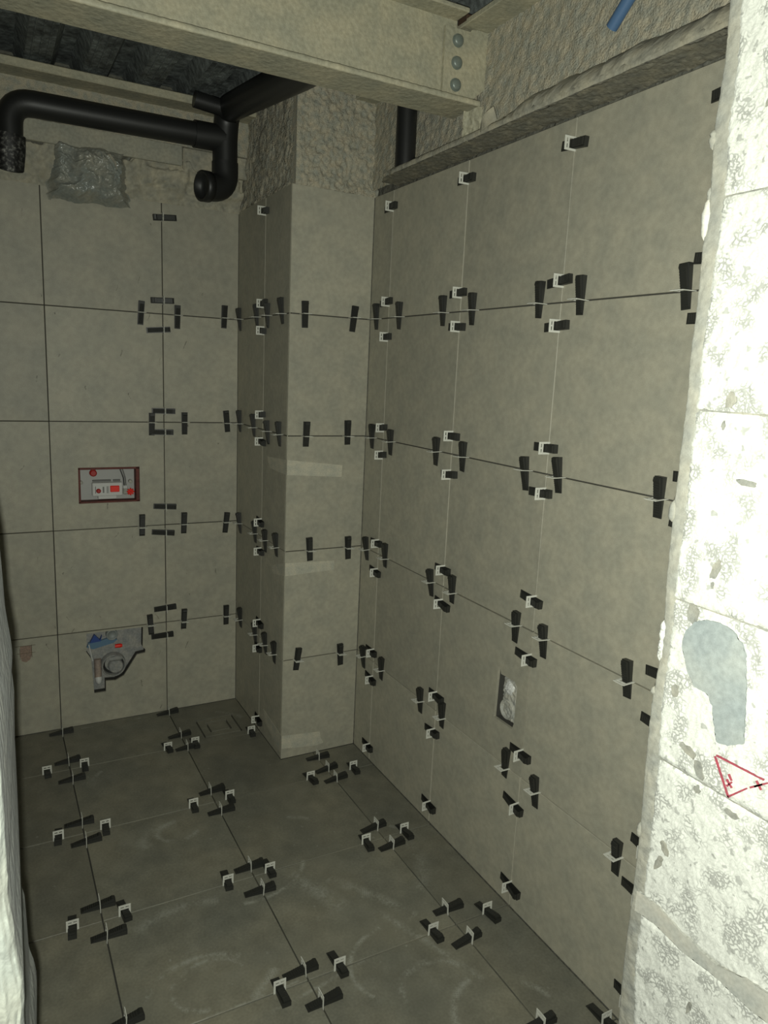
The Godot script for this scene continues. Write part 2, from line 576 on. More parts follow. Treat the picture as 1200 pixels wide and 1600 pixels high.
func build_walls():
	# back wall
	var wb := structure("wall_back", "back wall of greige tiles under a rough mortared strip", "wall")
	var f := frame("back")
	var us := [LEFT, -0.98, -0.5279, -0.0776, CX]
	var bed := begin()
	for i in 4:
		for r in 5:
			var hole = null
			if i == 2 and r == 2:
				hole = poly(FLUSH)
			if i == 2 and r == 0:
				hole = poly(OUTLET)
			tile(wb, f, us[i], ROWS[r], us[i + 1], ROWS[r + 1], M.tiles_back, bed, 0.06, hole)
	obj("tile_adhesive", bed, M.bed, wb)
	var s := begin()
	box(s, Vector3(-0.4, 1.35, -0.13), Vector3(2.6, 2.9, 0.14))
	box(s, Vector3(-0.4, 2.47, -0.036), Vector3(2.4, 0.48, 0.047))
	obj("masonry", s, M.cement_grey, wb)
	# mortar thrown over the top of the tiling, ragged along its upper edge
	var na := noise(201, 7.0, 4)
	var nb := noise(202, 26.0, 3)
	var mort := sheet(190, 26, func(u: float, v: float) -> Vector3:
		var x := lerpf(LEFT, CX, u)
		var top := 0.135 + 0.022 * na.get_noise_1d(x * 1.6) + 0.012 * nb.get_noise_1d(x) + (0.03 if x > -0.16 and x < 0.02 else 0.0)
		var y := 2.222 + v * top - (0.006 if v < 0.01 else 0.0)
		var z := lerpf(0.004, 0.07, pow(v, 0.7)) + 0.022 * na.get_noise_2d(x, y * 1.5) + 0.007 * nb.get_noise_2d(x, y)
		if x > -0.15 and v > 0.3:
			z += 0.012 * signf(nb.get_noise_2d(x * 0.35, floorf(y * 24.0)))
		return Vector3(x, y, maxf(z, 0.002) if v < 0.93 else 0.02), Vector3.BACK)
	obj("mortar", mort, M.cement, wb, true)
	# a pink painted patch with a cross of pencil lines round it
	var pk := begin()
	slab(pk, [poly([[-0.672, 0.396], [-0.655, 0.399], [-0.628, 0.396], [-0.630, 0.352], [-0.637, 0.336], [-0.652, 0.326], [-0.668, 0.333], [-0.674, 0.36]])], -0.001, 0.0007, f)
	obj("pink_paint_patch", pk, M.pink, wb)
	var pl := begin()
	for q in [[-0.652, 0.398, 0.075, 0.0018], [-0.650, 0.366, 0.068, 0.0015], [-0.629, 0.373, 0.0018, 0.055], [-0.674, 0.365, 0.0015, 0.05]]:
		box(pl, Vector3(q[0], q[1], 0.0006), Vector3(q[2], q[3], 0.0006))
	obj("outline_mark", pl, M.pencil, wb)

	# right wall
	var wr := structure("wall_right", "long right wall of greige tiles with levelling wedges on every joint", "wall")
	f = frame("right")
	var zs := [CZ, 0.7693, 1.2398, 1.7059, 2.165, FRONT]
	bed = begin()
	for i in 5:
		for r in 5:
			tile(wr, f, zs[i], ROWS[r], zs[i + 1], ROWS[r + 1], M.tiles, bed, 0.05, poly(SOCKET) if i == 2 and r == 1 else null)
	obj("tile_adhesive", bed, M.bed, wr)
	s = begin()
	box(s, Vector3(W + 0.12, 1.35, 1.3), Vector3(0.14, 2.9, 3.06))
	box(s, Vector3(W + 0.035, 2.47, 1.6), Vector3(0.05, 0.48, 2.0))
	obj("masonry", s, M.cement_grey, wr)

	var wl := structure("wall_left", "bare grey masonry wall on the left side of the room", "wall")
	s = begin()
	box(s, Vector3(LEFT - 0.07, 1.35, 1.3), Vector3(0.14, 2.9, 3.06))
	obj("masonry", s, M.cement_grey, wl)

func build_pillar():
	var p := structure("pillar", "square tiled pillar in the corner with crumpled plaster above its tiles", "pillar")
	var bed := begin()
	var fs := frame("side")
	var ff := frame("face")
	for r in 5:
		tile(p, fs, 0.0, ROWS[r], 0.343, ROWS[r + 1], M.tiles, null, 0.03)
		tile(p, fs, 0.343, ROWS[r], CZ - 0.0092 + GAP / 2, ROWS[r + 1], M.tiles, null, 0.03)
		tile(p, ff, CX - GAP / 2, ROWS[r], W, ROWS[r + 1], M.tiles, null, 0.03)
	box(bed, Vector3((CX + 0.0097 + W) / 2, TOP / 2 - 0.02, (CZ - 0.0097) / 2), Vector3(W - CX - 0.0097, TOP, CZ - 0.0097))
	obj("tile_adhesive", bed, M.bed, p)
	var tr := begin()
	box(tr, Vector3(CX + 0.0005, TOP / 2, CZ - 0.0005), Vector3(0.0030, TOP - 0.004, 0.0030), 0.0008)
	obj("edge_trim", tr, M.pale, p)
	var s := begin()
	box(s, Vector3((CX + 0.035 + W + 0.1) / 2, 1.3, CZ / 2 - 0.03), Vector3(W + 0.1 - CX - 0.035, 2.6, CZ + 0.0))
	obj("core", s, M.cement_grey, p)
	# crumpled plaster over mesh, above the tiles: one face each side of the edge
	var na := noise(211, 5.0, 4)
	var nb := noise(212, 22.0, 3, FastNoiseLite.TYPE_SIMPLEX_SMOOTH)
	nb.fractal_type = FastNoiseLite.FRACTAL_RIDGED
	var nc := noise(213, 34.0, 3)
	nc.fractal_type = FastNoiseLite.FRACTAL_RIDGED
	var left := sheet(90, 60, func(u: float, v: float) -> Vector3:
		var z := u * (CZ - 0.004)
		var y := 2.222 + v * 0.39
		var d := 0.010 * na.get_noise_2d(z, y) + 0.008 * nb.get_noise_2d(z * 1.4, y * 0.45)
		d = d * smoothstep(0.0, 0.12, 1.0 - u) + 0.006 * smoothstep(0.09, 0.0, v) * smoothstep(0.0, 0.1, 1.0 - u)
		return Vector3(CX + 0.014 - d, y, z), Vector3.LEFT)
	obj("plaster", left, M.spray, p, true)
	var front := sheet(70, 80, func(u: float, v: float) -> Vector3:
		var x := CX + 0.014 + u * (W + 0.02 - CX - 0.014)
		var y := 2.222 + v * 0.39
		var d := 0.012 * na.get_noise_2d(x + 4.0, y) + 0.011 * nc.get_noise_2d(x, y * 0.8)
		d = d * smoothstep(0.0, 0.06, u) + 0.008 * smoothstep(0.14, 0.02, v) * smoothstep(0.0, 0.1, u)
		return Vector3(x, y, CZ - 0.004 + d), Vector3.BACK)
	obj("plaster", front, M.spray, p, true)

func build_deck():
	var c := structure("ceiling", "dark ribbed steel deck over the beams", "ceiling")
	for k in 12:
		var x := -1.52 + k * 0.19
		var pr := PackedVector2Array([Vector2(0, 2.605), Vector2(0.085, 2.605), Vector2(0.115, 2.66), Vector2(0.16, 2.66), Vector2(0.19, 2.605), Vector2(0.19, 2.6075), Vector2(0.162, 2.663), Vector2(0.113, 2.663), Vector2(0.083, 2.6075), Vector2(0, 2.6075)])
		var st := begin()
		slab(st, [pr], -0.06, OUTER, Transform3D(Basis.IDENTITY, Vector3(x, 0, 0)))
		for q in [0.02, 0.045, 0.068]:     # stiffening ribs rolled into the lower flat
			box(st, Vector3(x + q, 2.604, 1.4), Vector3(0.006, 0.004, 2.84), 0.001)
		obj("deck_rib", st, M.deck, c)
	var s := begin()
	box(s, Vector3(-0.4, 2.72, 1.35), Vector3(2.6, 0.11, 3.1))
	obj("concrete_slab", s, M.cement_grey, c)

# ------------------------------------------------------------------ the doorway through which the photo is taken
# the far edge of the right jamb wanders: z against height, of the smeared mortar and of the bare blocks behind it
const JAMB_EDGE := [[0.0, 2.6140], [0.6774, 2.6140], [0.7804, 2.6105], [0.8834, 2.6114], [0.9817, 2.6112], [1.0745, 2.6070], [1.1656, 2.6048], [1.2568, 2.6107], [1.3407, 2.6047], [1.4236, 2.6027], [1.5042, 2.6027], [1.5669, 2.6030], [1.6128, 2.6000], [1.6727, 2.6013], [1.7315, 2.5990], [1.8024, 2.6008], [1.8726, 2.5955], [1.9387, 2.5991], [2.0047, 2.5965], [2.1, 2.5965]]
const JAMB_BARE := [[0.0, 2.6394], [0.7009, 2.6394], [0.7952, 2.6285], [0.8960, 2.6290], [0.9925, 2.6285], [1.0846, 2.6260], [1.1722, 2.6198], [1.2606, 2.6214], [1.3446, 2.6191], [1.4268, 2.6198], [1.5059, 2.6176], [1.5676, 2.6178], [1.6128, 2.6147], [1.6719, 2.6176], [1.7294, 2.6177], [1.7990, 2.6192], [1.8681, 2.6138], [1.9334, 2.6161], [1.9996, 2.6101], [2.1, 2.6101]]

func jamb_edge(y: float) -> float:
	return along(JAMB_EDGE, y)

func along(k: Array, y: float) -> float:
	for i in k.size() - 1:
		if y <= k[i + 1][0]:
			return lerpf(k[i][1], k[i + 1][1], inverse_lerp(k[i][0], k[i + 1][0], y))
	return k[-1][1]

# the render of the left jamb leans and bulges: x against height, on the camera side and on the room side
const LEFT_NEAR := [[0.0, -0.753], [1.1, -0.753], [1.2143, -0.7512], [1.2224, -0.7505], [1.2307, -0.7505], [1.2389, -0.7504], [1.2477, -0.7520], [1.2562, -0.7532], [1.2643, -0.7534], [1.2765, -0.7541], [1.2847, -0.7550], [1.2965, -0.7557], [1.3040, -0.7550], [1.3099, -0.7554], [1.3268, -0.7552], [1.3381, -0.7553], [1.3565, -0.7556], [1.3747, -0.7559], [1.45, -0.764], [1.55, -0.775], [2.1, -0.81]]
const LEFT_FAR := [[0.0, -0.745], [0.9, -0.745], [1.0036, -0.7412], [1.0162, -0.7396], [1.0355, -0.7384], [1.0485, -0.7383], [1.0621, -0.7398], [1.0762, -0.7433], [1.1081, -0.7439], [1.1294, -0.7445], [1.1375, -0.7466], [1.1761, -0.7459], [1.2175, -0.7456], [1.2750, -0.7454], [1.3138, -0.7441], [1.3249, -0.7446], [1.3359, -0.7454], [1.3438, -0.7437], [1.3574, -0.7445], [1.3843, -0.7473], [1.4156, -0.7481], [1.4310, -0.7486], [1.6, -0.768], [2.1, -0.80]]

func build_doorway():
	var d := structure("wall_front", "bright white aerated block jamb of the doorway beside the camera", "wall")
	var joints := [0.0, 0.17, 0.41, 0.65, 0.883, 1.10, 1.316, 1.552, 1.794, 2.05]
	var fine := noise(221, 120.0, 3)
	var mid := noise(222, 34.0, 3)
	for j in joints.size() - 1:
		var y0: float = joints[j] + 0.0009
		var y1: float = joints[j + 1] - 0.0009
		if j == 3:
			y1 -= 0.012
		if j == 4:
			y0 += 0.004
		var st := sheet(110, 90, func(u: float, v: float) -> Vector3:
			var y := lerpf(y0, y1, v)
			var z := lerpf(along(JAMB_BARE, y) + 0.0016 * mid.get_noise_1d(y * 3.0) + 0.0008 * fine.get_noise_1d(y), OUTER, u)
			var e := minf(minf(v, 1.0 - v) * (y1 - y0), u * 0.2) 
			var x := 0.0022 * (1.0 - smoothstep(0.0, 0.004 + 0.004 * absf(mid.get_noise_2d(z, y)), e))
			x += 0.0009 * fine.get_noise_2d(z, y) + 0.0012 * mid.get_noise_2d(z, y)
			return Vector3(x, y, z), Vector3.LEFT)
		st.set_smooth_group(-1)
		box(st, Vector3(0.40, (y0 + y1) / 2, (FRONT + 0.05 + OUTER) / 2), Vector3(0.78, y1 - y0, OUTER - FRONT - 0.06))
		obj("block", st, M.block[j % 3], d)
	var mo := begin()
	box(mo, Vector3(0.3975, 1.02, 2.7235), Vector3(0.79, 2.05, 0.203))
	obj("mortar_bed", mo, M.mortar, d)
	# mortar smeared down the far edge
	var ed := sheet(14, 420, func(u: float, v: float) -> Vector3:
		var y := v * 2.05
		var z0 := jamb_edge(y) + 0.0008 * mid.get_noise_1d(y * 2.0) + 0.0003 * fine.get_noise_1d(y)
		if u < 0.4:                       # round the corner
			var a := u / 0.4 * PI / 2
			return Vector3(0.010 - 0.0105 * sin(a), y, z0 + 0.003 * (1.0 - cos(a)))
		var t := (u - 0.4) / 0.6
		return Vector3(-0.0005 - 0.0012 * sin(t * PI) + 0.0006 * mid.get_noise_2d(t * 0.4, y) + 0.0035 * t, y, lerpf(z0 + 0.003, along(JAMB_BARE, y) + 0.006, t)), Vector3.LEFT)
	obj("mortar_edge", ed, M.mortar, d, true)
	# thick mortar joint low down, widening away from the room
	var jf := Transform3D(Basis(Vector3.BACK, Vector3.UP, Vector3.LEFT), Vector3.ZERO)
	var add_patch := func(called: String, pts: Array, thick: float, m: Material):
		var st := begin()
		var pg := poly(pts)
		var fat := PackedVector2Array()
		for i in pg.size():                   # break the straight edges up
			var a := pg[i]
			var b := pg[(i + 1) % pg.size()]
			var cnt := maxi(1, int(a.distance_to(b) / 0.003))
			for s in cnt:
				var q := a.lerp(b, float(s) / cnt)
				fat.append(q + Vector2(fine.get_noise_2d(q.x * 3.0, q.y * 3.0), fine.get_noise_2d(q.y * 3.0, q.x * 3.0)) * 0.0016)
		slab(st, [fat], -0.004, thick, jf)
		obj(called, st, m, d)
	add_patch.call("mortar_joint", [[2.622, 0.870], [2.66, 0.874], [2.70, 0.868], [2.74, 0.872], [2.80, 0.868], [2.825, 0.87], [2.825, 0.905], [2.79, 0.902], [2.75, 0.888], [2.70, 0.892], [2.66, 0.902], [2.622, 0.90]], 0.0026, M.joint)
	add_patch.call("cement_patch", [[2.657, 1.297], [2.672, 1.304], [2.690, 1.307], [2.708, 1.303], [2.722, 1.292], [2.729, 1.279], [2.735, 1.243], [2.739, 1.205], [2.742, 1.177], [2.722, 1.164], [2.707, 1.162], [2.700, 1.185], [2.695, 1.203], [2.687, 1.215], [2.668, 1.217], [2.657, 1.228], [2.652, 1.24], [2.642, 1.262], [2.645, 1.28]], 0.0015, M.fresh)
	var at := func(z: float, y: float, rz: float, ry: float, lean: float) -> Array:
		var pts := []
		for k in 14:
			var a := TAU * k / 14
			var r := 1.0 + 0.35 * mid.get_noise_2d(z + 3.0 * cos(a), y + 3.0 * sin(a))
			var q := Vector2(rz * cos(a), ry * sin(a)) * r
			pts.append([z + q.x + q.y * lean, y + q.y])
		return pts
	for b in [[2.666, 1.566, 0.0075, 0.009, 0.0], [2.660, 1.537, 0.0025, 0.005, 0.0], [2.675, 1.368, 0.005, 0.013, 0.25], [2.6735, 1.348, 0.002, 0.005, 0.0], [2.7, 1.475, 0.012, 0.0035, -0.6], [2.715, 1.605, 0.005, 0.016, -0.3], [2.675, 1.898, 0.008, 0.020, 0.6], [2.652, 1.305, 0.008, 0.012, 0.0], [2.670, 1.132, 0.011, 0.007, -0.9], [2.688, 1.115, 0.007, 0.012, -0.3], [2.690, 1.090, 0.004, 0.005, 0.0], [2.738, 1.085, 0.01, 0.004, 0.0], [2.64, 1.20, 0.006, 0.008, 0.0], [2.72, 0.80, 0.003, 0.009, 0.2], [2.655, 0.985, 0.006, 0.009, -0.4], [2.648, 0.96, 0.005, 0.012, 0.3]]:
		add_patch.call("mortar_smear", at.call(b[0], b[1], b[2], b[3], b[4]), 0.0011, M.mortar)
	# red felt pen: a triangle with small strokes in it
	var rd := begin()
	var strokes := [[2.710, 1.146, 2.7715, 1.1475], [2.708, 1.144, 2.732, 1.104], [2.732, 1.104, 2.753, 1.1265], [2.757, 1.130, 2.776, 1.146], [2.7285, 1.1315, 2.7335, 1.1255], [2.727, 1.124, 2.735, 1.117], [2.7285, 1.116, 2.734, 1.124], [2.762, 1.134, 2.771, 1.142], [2.763, 1.142, 2.770, 1.134], [2.7315, 1.1055, 2.7335, 1.1035]]
	for s in strokes:
		var a := Vector2(s[0], s[1])
		var b := Vector2(s[2], s[3])
		var w := (b - a).normalized().orthogonal() * 0.0011
		slab(rd, [PackedVector2Array([a - w, b - w * 0.8, b + w * 0.8, a + w])], 0.0, 0.0022, jf)
	obj("red_pen_marking", rd, M.marker, d)
	# blobs of white filler squeezed out on the edge
	for b in [[1.772, 0.024, 0.006, M.offwhite], [1.80, 0.008, 0.004, M.mortar], [1.86, 0.011, 0.005, M.mortar], [1.268, 0.016, 0.005, M.block[0]], [1.243, 0.017, 0.005, M.block[0]], [1.425, 0.014, 0.006, M.mortar], [1.185, 0.006, 0.004, M.mortar], [0.985, 0.012, 0.005, M.mortar]]:
		var yy: float = b[0]
		var st := begin(true)
		var path := []
		var radii := []
		for k in 9:
			var t := k / 8.0 * 2.0 - 1.0
			path.append(Vector3(0.002 - 0.001 * mid.get_noise_1d(yy * 40.0 + t), yy + t * b[1], jamb_edge(yy) + 0.0005))
			radii.append(maxf(0.0005, b[2] * sqrt(maxf(0.0, 1.0 - t * t)) * (1.0 + 0.3 * fine.get_noise_2d(yy, t * 0.02))))
		tube(st, path, radii, 12)
		obj("filler_blob", st, b[3], d)
	# left jamb: block core under lumpy cement render that leans into the opening
	var core := begin()
	box(core, Vector3((LEFT - 0.85) / 2, 1.02, (FRONT + OUTER) / 2), Vector3(-0.85 - LEFT, 2.05, OUTER - FRONT - 0.02))
	box(core, Vector3(-0.4, 2.40, (FRONT + OUTER) / 2), Vector3(2.4, 0.70, OUTER - FRONT))
	obj("masonry", core, M.block[1], d)
	var ren := sheet(36, 420, func(u: float, v: float) -> Vector3:
		var y := v * 2.05
		var e := along(LEFT_NEAR, y) + 0.0004 * fine.get_noise_1d(y * 0.5)
		var lump := 0.004 * mid.get_noise_2d(u * 0.3, y * 0.5) + 0.001 * fine.get_noise_2d(u * 0.4, y)
		if u < 0.6:
			return Vector3(lerpf(LEFT, e - 0.012, u / 0.6), y, OUTER + 0.002 + lump)
		var a := (u - 0.6) / 0.4 * PI / 2
		return Vector3(e - 0.012 + 0.012 * sin(a), y, OUTER - 0.010 + 0.012 * cos(a) + lump * cos(a)), Vector3(0.4, 0, 1))
	obj("cement_render", ren, M.render, d, true)
	var rev := sheet(14, 420, func(u: float, v: float) -> Vector3:
		var y := v * 2.05
		var e := along(LEFT_NEAR, y) + 0.0004 * fine.get_noise_1d(y * 0.5)
		return Vector3(lerpf(e, along(LEFT_FAR, y), u), y, lerpf(OUTER - 0.010, FRONT, u)), Vector3(1, 0, 0))
	obj("reveal_render", rev, M.render, d, true)

# ------------------------------------------------------------------ steel
func build_beams():
	var b := thing("steel_beam", "cream painted steel beam crossing in front of the pillar with three bolts at its end", "beam", Vector3.ZERO)
	var st := begin()
	box(st, Vector3(-0.48, 2.448, 1.2925), Vector3(1.9, 0.22, 0.008))
	obj("web", st, M.steel, b)
	st = begin()
	box(st, Vector3(-0.455, 2.336, 1.2925), Vector3(1.95, 0.012, 0.135), 0.003)
	obj("bottom_flange", st, M.steel, b)
	var runs := noise(235, 14.0, 4)
	var pl := sheet(420, 8, func(u: float, v: float) -> Vector3:      # thick paint along the lip, ragged above
		var x := lerpf(LEFT, 0.52, u)
		var w := 0.0012 * runs.get_noise_1d(x * 3.0)
		var a := lerpf(-0.5, 0.5, v) * PI
		return Vector3(x, 2.3365 + sin(a) * (0.0075 + w), 1.3585 + cos(a) * (0.004 + w)), Vector3.BACK)
	obj("paint_lip", pl, M.steel, b, true)
	st = begin()
	box(st, Vector3(-0.48, 2.563, 1.2925), Vector3(1.9, 0.012, 0.135), 0.003)
	obj("top_flange", st, M.steel, b)
	st = begin()
	slab(st, [poly([[0.425, 2.3435], [0.515, 2.352], [0.572, 2.40], [0.572, 2.553], [0.512, 2.541], [0.508, 2.535], [0.425, 2.534]])], 1.2985, 1.3085, Transform3D.IDENTITY)
	var cp := obj("connection_plate", st, M.steel, b)
	for y in [2.503, 2.446, 2.389]:
		st = begin(true)
		tube(st, [Vector3(0.467, y, 1.307), Vector3(0.467, y, 1.3115)], [0.0175, 0.0175], 24)
		tube(st, [Vector3(0.467, y, 1.311), Vector3(0.467, y, 1.3165), Vector3(0.467, y, 1.3195), Vector3(0.467, y, 1.3205)], [0.0155, 0.0150, 0.011, 0.003], 20)
		obj("bolt", st, M.bolt, cp)
	st = begin()
	box(st, Vector3(0.508, 2.562, 1.30), Vector3(0.05, 0.022, 0.05), 0.004)
	obj("rusty_cope", st, M.rust, b)

	var r := thing("steel_beam", "rough sprayed steel beam running above the right wall tiles", "beam", Vector3.ZERO)
	var na := noise(231, 24.0, 4)
	var nb := noise(232, 70.0, 3)
	var web := sheet(300, 44, func(u: float, v: float) -> Vector3:
		var z := lerpf(CZ - 0.01, FRONT, u)
		var y := lerpf(2.245, 2.548, v)
		return Vector3(0.568 - 0.0045 * na.get_noise_2d(z, y) - 0.0035 * nb.get_noise_2d(z, y), y, z), Vector3.LEFT)
	obj("web", web, M.spray, r, true)
	st = begin()
	box(st, Vector3(0.534, 2.5525, 1.608), Vector3(0.1, 0.015, 1.98), 0.002)
	obj("top_flange", st, M.steel, r)
	var nl := noise(233, 9.0, 3)
	var lip := sheet(240, 12, func(u: float, v: float) -> Vector3:      # coated bottom flange: rounded lip and top
		var z := lerpf(0.86, FRONT, u)
		var w := 0.004 * nl.get_noise_1d(z) + 0.0015 * nb.get_noise_2d(z, v * 0.1) - 0.02 * smoothstep(0.03, 0.0, u)
		if v < 0.6:
			var a := lerpf(0.22, 1.0, v / 0.6) * PI
			return Vector3(0.494 - sin(a) * (0.009 + w), 2.2435 - cos(a) * 0.010, z)
		return Vector3(lerpf(0.494, 0.575, (v - 0.6) / 0.4), 2.2535, z), Vector3(-1, -0.2, 0))
	obj("bottom_flange", lip, M.cement, r, true)
	var under := sheet(240, 12, func(u: float, v: float) -> Vector3:
		var z := lerpf(0.80, FRONT, u)
		var e := lerpf(0.489, 0.51, smoothstep(0.03, 0.0, u))
		return Vector3(lerpf(0.585, e, v), 2.2335 + 0.0025 * nb.get_noise_2d(z, v * 0.1) + 0.004 * nl.get_noise_2d(z * 2.0, v), z), Vector3.DOWN)
	obj("flange_underside", under, M.cement_shade, r, true)
	var coat := sheet(150, 22, func(u: float, v: float) -> Vector3:
		var z := lerpf(1.47, FRONT, u)
		var k := smoothstep(0.0, 0.12, u)
		var low := 2.241 + 0.010 * maxf(0.0, nl.get_noise_1d(z * 3.0 + 2.0))
		var y := lerpf(low, 2.308 + 0.010 * nl.get_noise_1d(z + 5.0), v * (0.35 + 0.65 * k))
		var x := lerpf(0.4795, 0.557, pow(v, 2.2)) - 0.004 * nl.get_noise_2d(z, y) - 0.0012 * nb.get_noise_2d(z, y) + (0.014 if v > 0.97 else 0.0) + (1.0 - k) * 0.012
		return Vector3(x, y, z), Vector3.LEFT)
	obj("mortar_coat", coat, M.cement, r, true)
	var flake := sheet(10, 6, func(u: float, v: float) -> Vector3:
		return Vector3(0.478 - 0.018 * sin(u * 2.2) * (0.4 + v), 2.236 + 0.03 * v * (0.4 + 0.6 * u) + 0.01 * u, 1.43 + 0.085 * u), Vector3.LEFT)
	obj("loose_flake", flake, M.cement, r)
	var chips := sheet(24, 20, func(u: float, v: float) -> Vector3:
		var x := lerpf(0.505, 0.572, u)
		var y := lerpf(2.252, 2.352, v)
		return Vector3(x, y, 1.302 + 0.004 * nb.get_noise_2d(x, y) + 0.004 * na.get_noise_2d(x, y)), Vector3.BACK)
	obj("stiffener", chips, M.steel, r)

	var k := thing("steel_beam", "sprayed steel beam along the back wall behind the black pipes", "beam", Vector3.ZERO)
	var bw := sheet(220, 26, func(u: float, v: float) -> Vector3:
		var x := lerpf(LEFT, CX + 0.02, u)
		var y := lerpf(2.425, 2.558, v)
		return Vector3(x, y, 0.078 + 0.005 * na.get_noise_2d(x + 7.0, y) + 0.004 * nb.get_noise_2d(x, y)), Vector3.BACK)
	obj("web", bw, M.spray, k, true)
	st = begin()
	box(st, Vector3(-0.585, 2.571, 0.095), Vector3(1.69, 0.03, 0.17), 0.003)
	obj("top_flange", st, M.steel, k)
	st = begin()
	box(st, Vector3(-0.72, 2.39, 0.072), Vector3(1.42, 0.075, 0.016), 0.003)
	obj("pale_strip", st, M.pale, k)
	st = begin()
	box(st, Vector3(0.13, 2.385, 0.045), Vector3(0.27, 0.085, 0.05), 0.006)
	obj("mortar_block", st, M.cement, k)

# ------------------------------------------------------------------ pipes
func build_pipes():
	var d := thing("drain_pipe", "black plastic drain pipe with elbows running along the top of the back wall", "pipe", Vector3(0.14, 2.26, 0.16))
	d.position = Vector3.ZERO
	var run := [Vector3(-0.628, 2.33, 0.16)]
	run.append_array(bend(Vector3(-0.628, 2.33, 0.16), Vector3(-0.624, 2.449, 0.16), Vector3(0.13, 2.457, 0.16), 0.075))
	run.append(Vector3(-0.2, 2.4535, 0.16))
	run.append(Vector3(0.02, 2.456, 0.16))
	pipe("horizontal_run", run, 0.044, M.pvc, d)
	pipe("coupling", [Vector3(0.015, 2.456, 0.16), Vector3(0.13, 2.457, 0.16)], 0.050, M.pvc, d)
	pipe("dusty_socket", [Vector3(-0.628, 2.335, 0.16), Vector3(-0.63, 2.29, 0.158), Vector3(-0.636, 2.235, 0.13)], 0.052, M.smeared, d)
	var up := [Vector3(0.138, 2.33, 0.16), Vector3(0.138, 2.45, 0.16)]
	up.append_array(bend(Vector3(0.138, 2.45, 0.16), Vector3(0.142, 2.565, 0.17), Vector3(0.13, 2.48, 0.73), 0.07))
	up.append(Vector3(0.12, 2.44, 1.0))
	up.append(Vector3(0.118, 2.42, 1.17))
	pipe("stack", up, 0.049, M.pvc, d)
	pipe("branch_stub", [Vector3(0.14, 2.545, 0.225), Vector3(0.0, 2.56, 0.225)], 0.03, M.pvc, d)
	var el := [Vector3(0.138, 2.37, 0.16)]
	el.append_array(bend(Vector3(0.138, 2.37, 0.16), Vector3(0.138, 2.272, 0.162), Vector3(0.05, 2.263, 0.19), 0.06))
	el.append(Vector3(0.062, 2.264, 0.187))
	var elb := pipe("elbow", el, 0.052, M.pvc, d)
	var st := begin(true)
	var a := Vector3(0.066, 2.2645, 0.186)
	var c := Vector3(0.034, 2.2625, 0.196)
	lathe(st, a, c - a, [[0.0, 0.052], [0.0, 0.057], [0.033, 0.057], [0.034, 0.048], [0.008, 0.047], [0.008, 0.0]])
	obj("open_end", st, M.pvc, elb)

	var v := thing("waste_pipe", "short upright black pipe standing on the right beam behind the cream beam", "pipe", Vector3(0.527, 2.256, 0.93))
	pipe("tube", [Vector3.ZERO, Vector3(0, 0.285, 0)], 0.034, M.pvc, v)

	var b := thing("conduit", "cut end of a blue plastic conduit hanging below the deck near the jamb", "conduit", Vector3(0.50, 2.345, 1.88))
	pipe("tube", [Vector3.ZERO, Vector3(-0.005, 0.08, 0.095), Vector3(-0.02, 0.26, 0.28)], 0.0135, M.conduit, b)

func build_duct():
	var d := thing("ventilation_duct", "foil duct end wrapped in crumpled clear plastic at the back wall top", "duct", Vector3(-0.352, 2.288, 0.0))
	var na := noise(241, 9.0, 3)
	var nb := noise(242, 16.0, 3)
	nb.fractal_type = FastNoiseLite.FRACTAL_RIDGED
	var nc := noise(243, 60.0, 2)
	var shape := func(u: float, v: float) -> Vector3:
		var x := lerpf(-0.15, 0.15, u)
		var y := lerpf(-0.118, 0.105, v)
		var e: float = minf(smoothstep(0.0, 0.16, minf(u, 1.0 - u)), smoothstep(0.0, 0.22, minf(v + 0.05, 1.0 - v)))
		var z := 0.012 + 0.075 * e + 0.045 * e * smoothstep(0.42, 0.18, Vector2(u - 0.58, v - 0.55).length())
		z += e * (0.020 * na.get_noise_2d(x, y) + 0.012 * nb.get_noise_2d(x, y)) + 0.0012 * nc.get_noise_2d(x, y)
		return Vector3(x + 0.010 * na.get_noise_1d(y * 3.0), y + 0.010 * na.get_noise_1d(x * 1.2 + 9.0), z)
	var torn := func(u: float, v: float) -> bool:    # a curved tear opens onto the duct behind
		var t := (u - 0.66) / 0.13
		return t > 0.0 and t < 1.0 and absf(v - (0.76 - 0.28 * t * t)) < 0.055 * sin(t * PI)
	obj("plastic_wrap", sheet(110, 110, shape, Vector3.BACK, torn), M.plastic, d, true)
	var st := begin(true)
	var path := []
	var radii := []
	for k in 22:
		path.append(Vector3(0.02, 0.02, -0.01 + k * 0.004))
		radii.append(0.078 + (0.003 if k % 2 else 0.0))
	tube(st, path, radii, 30, false)
	obj("foil_duct", st, M.foil, d)

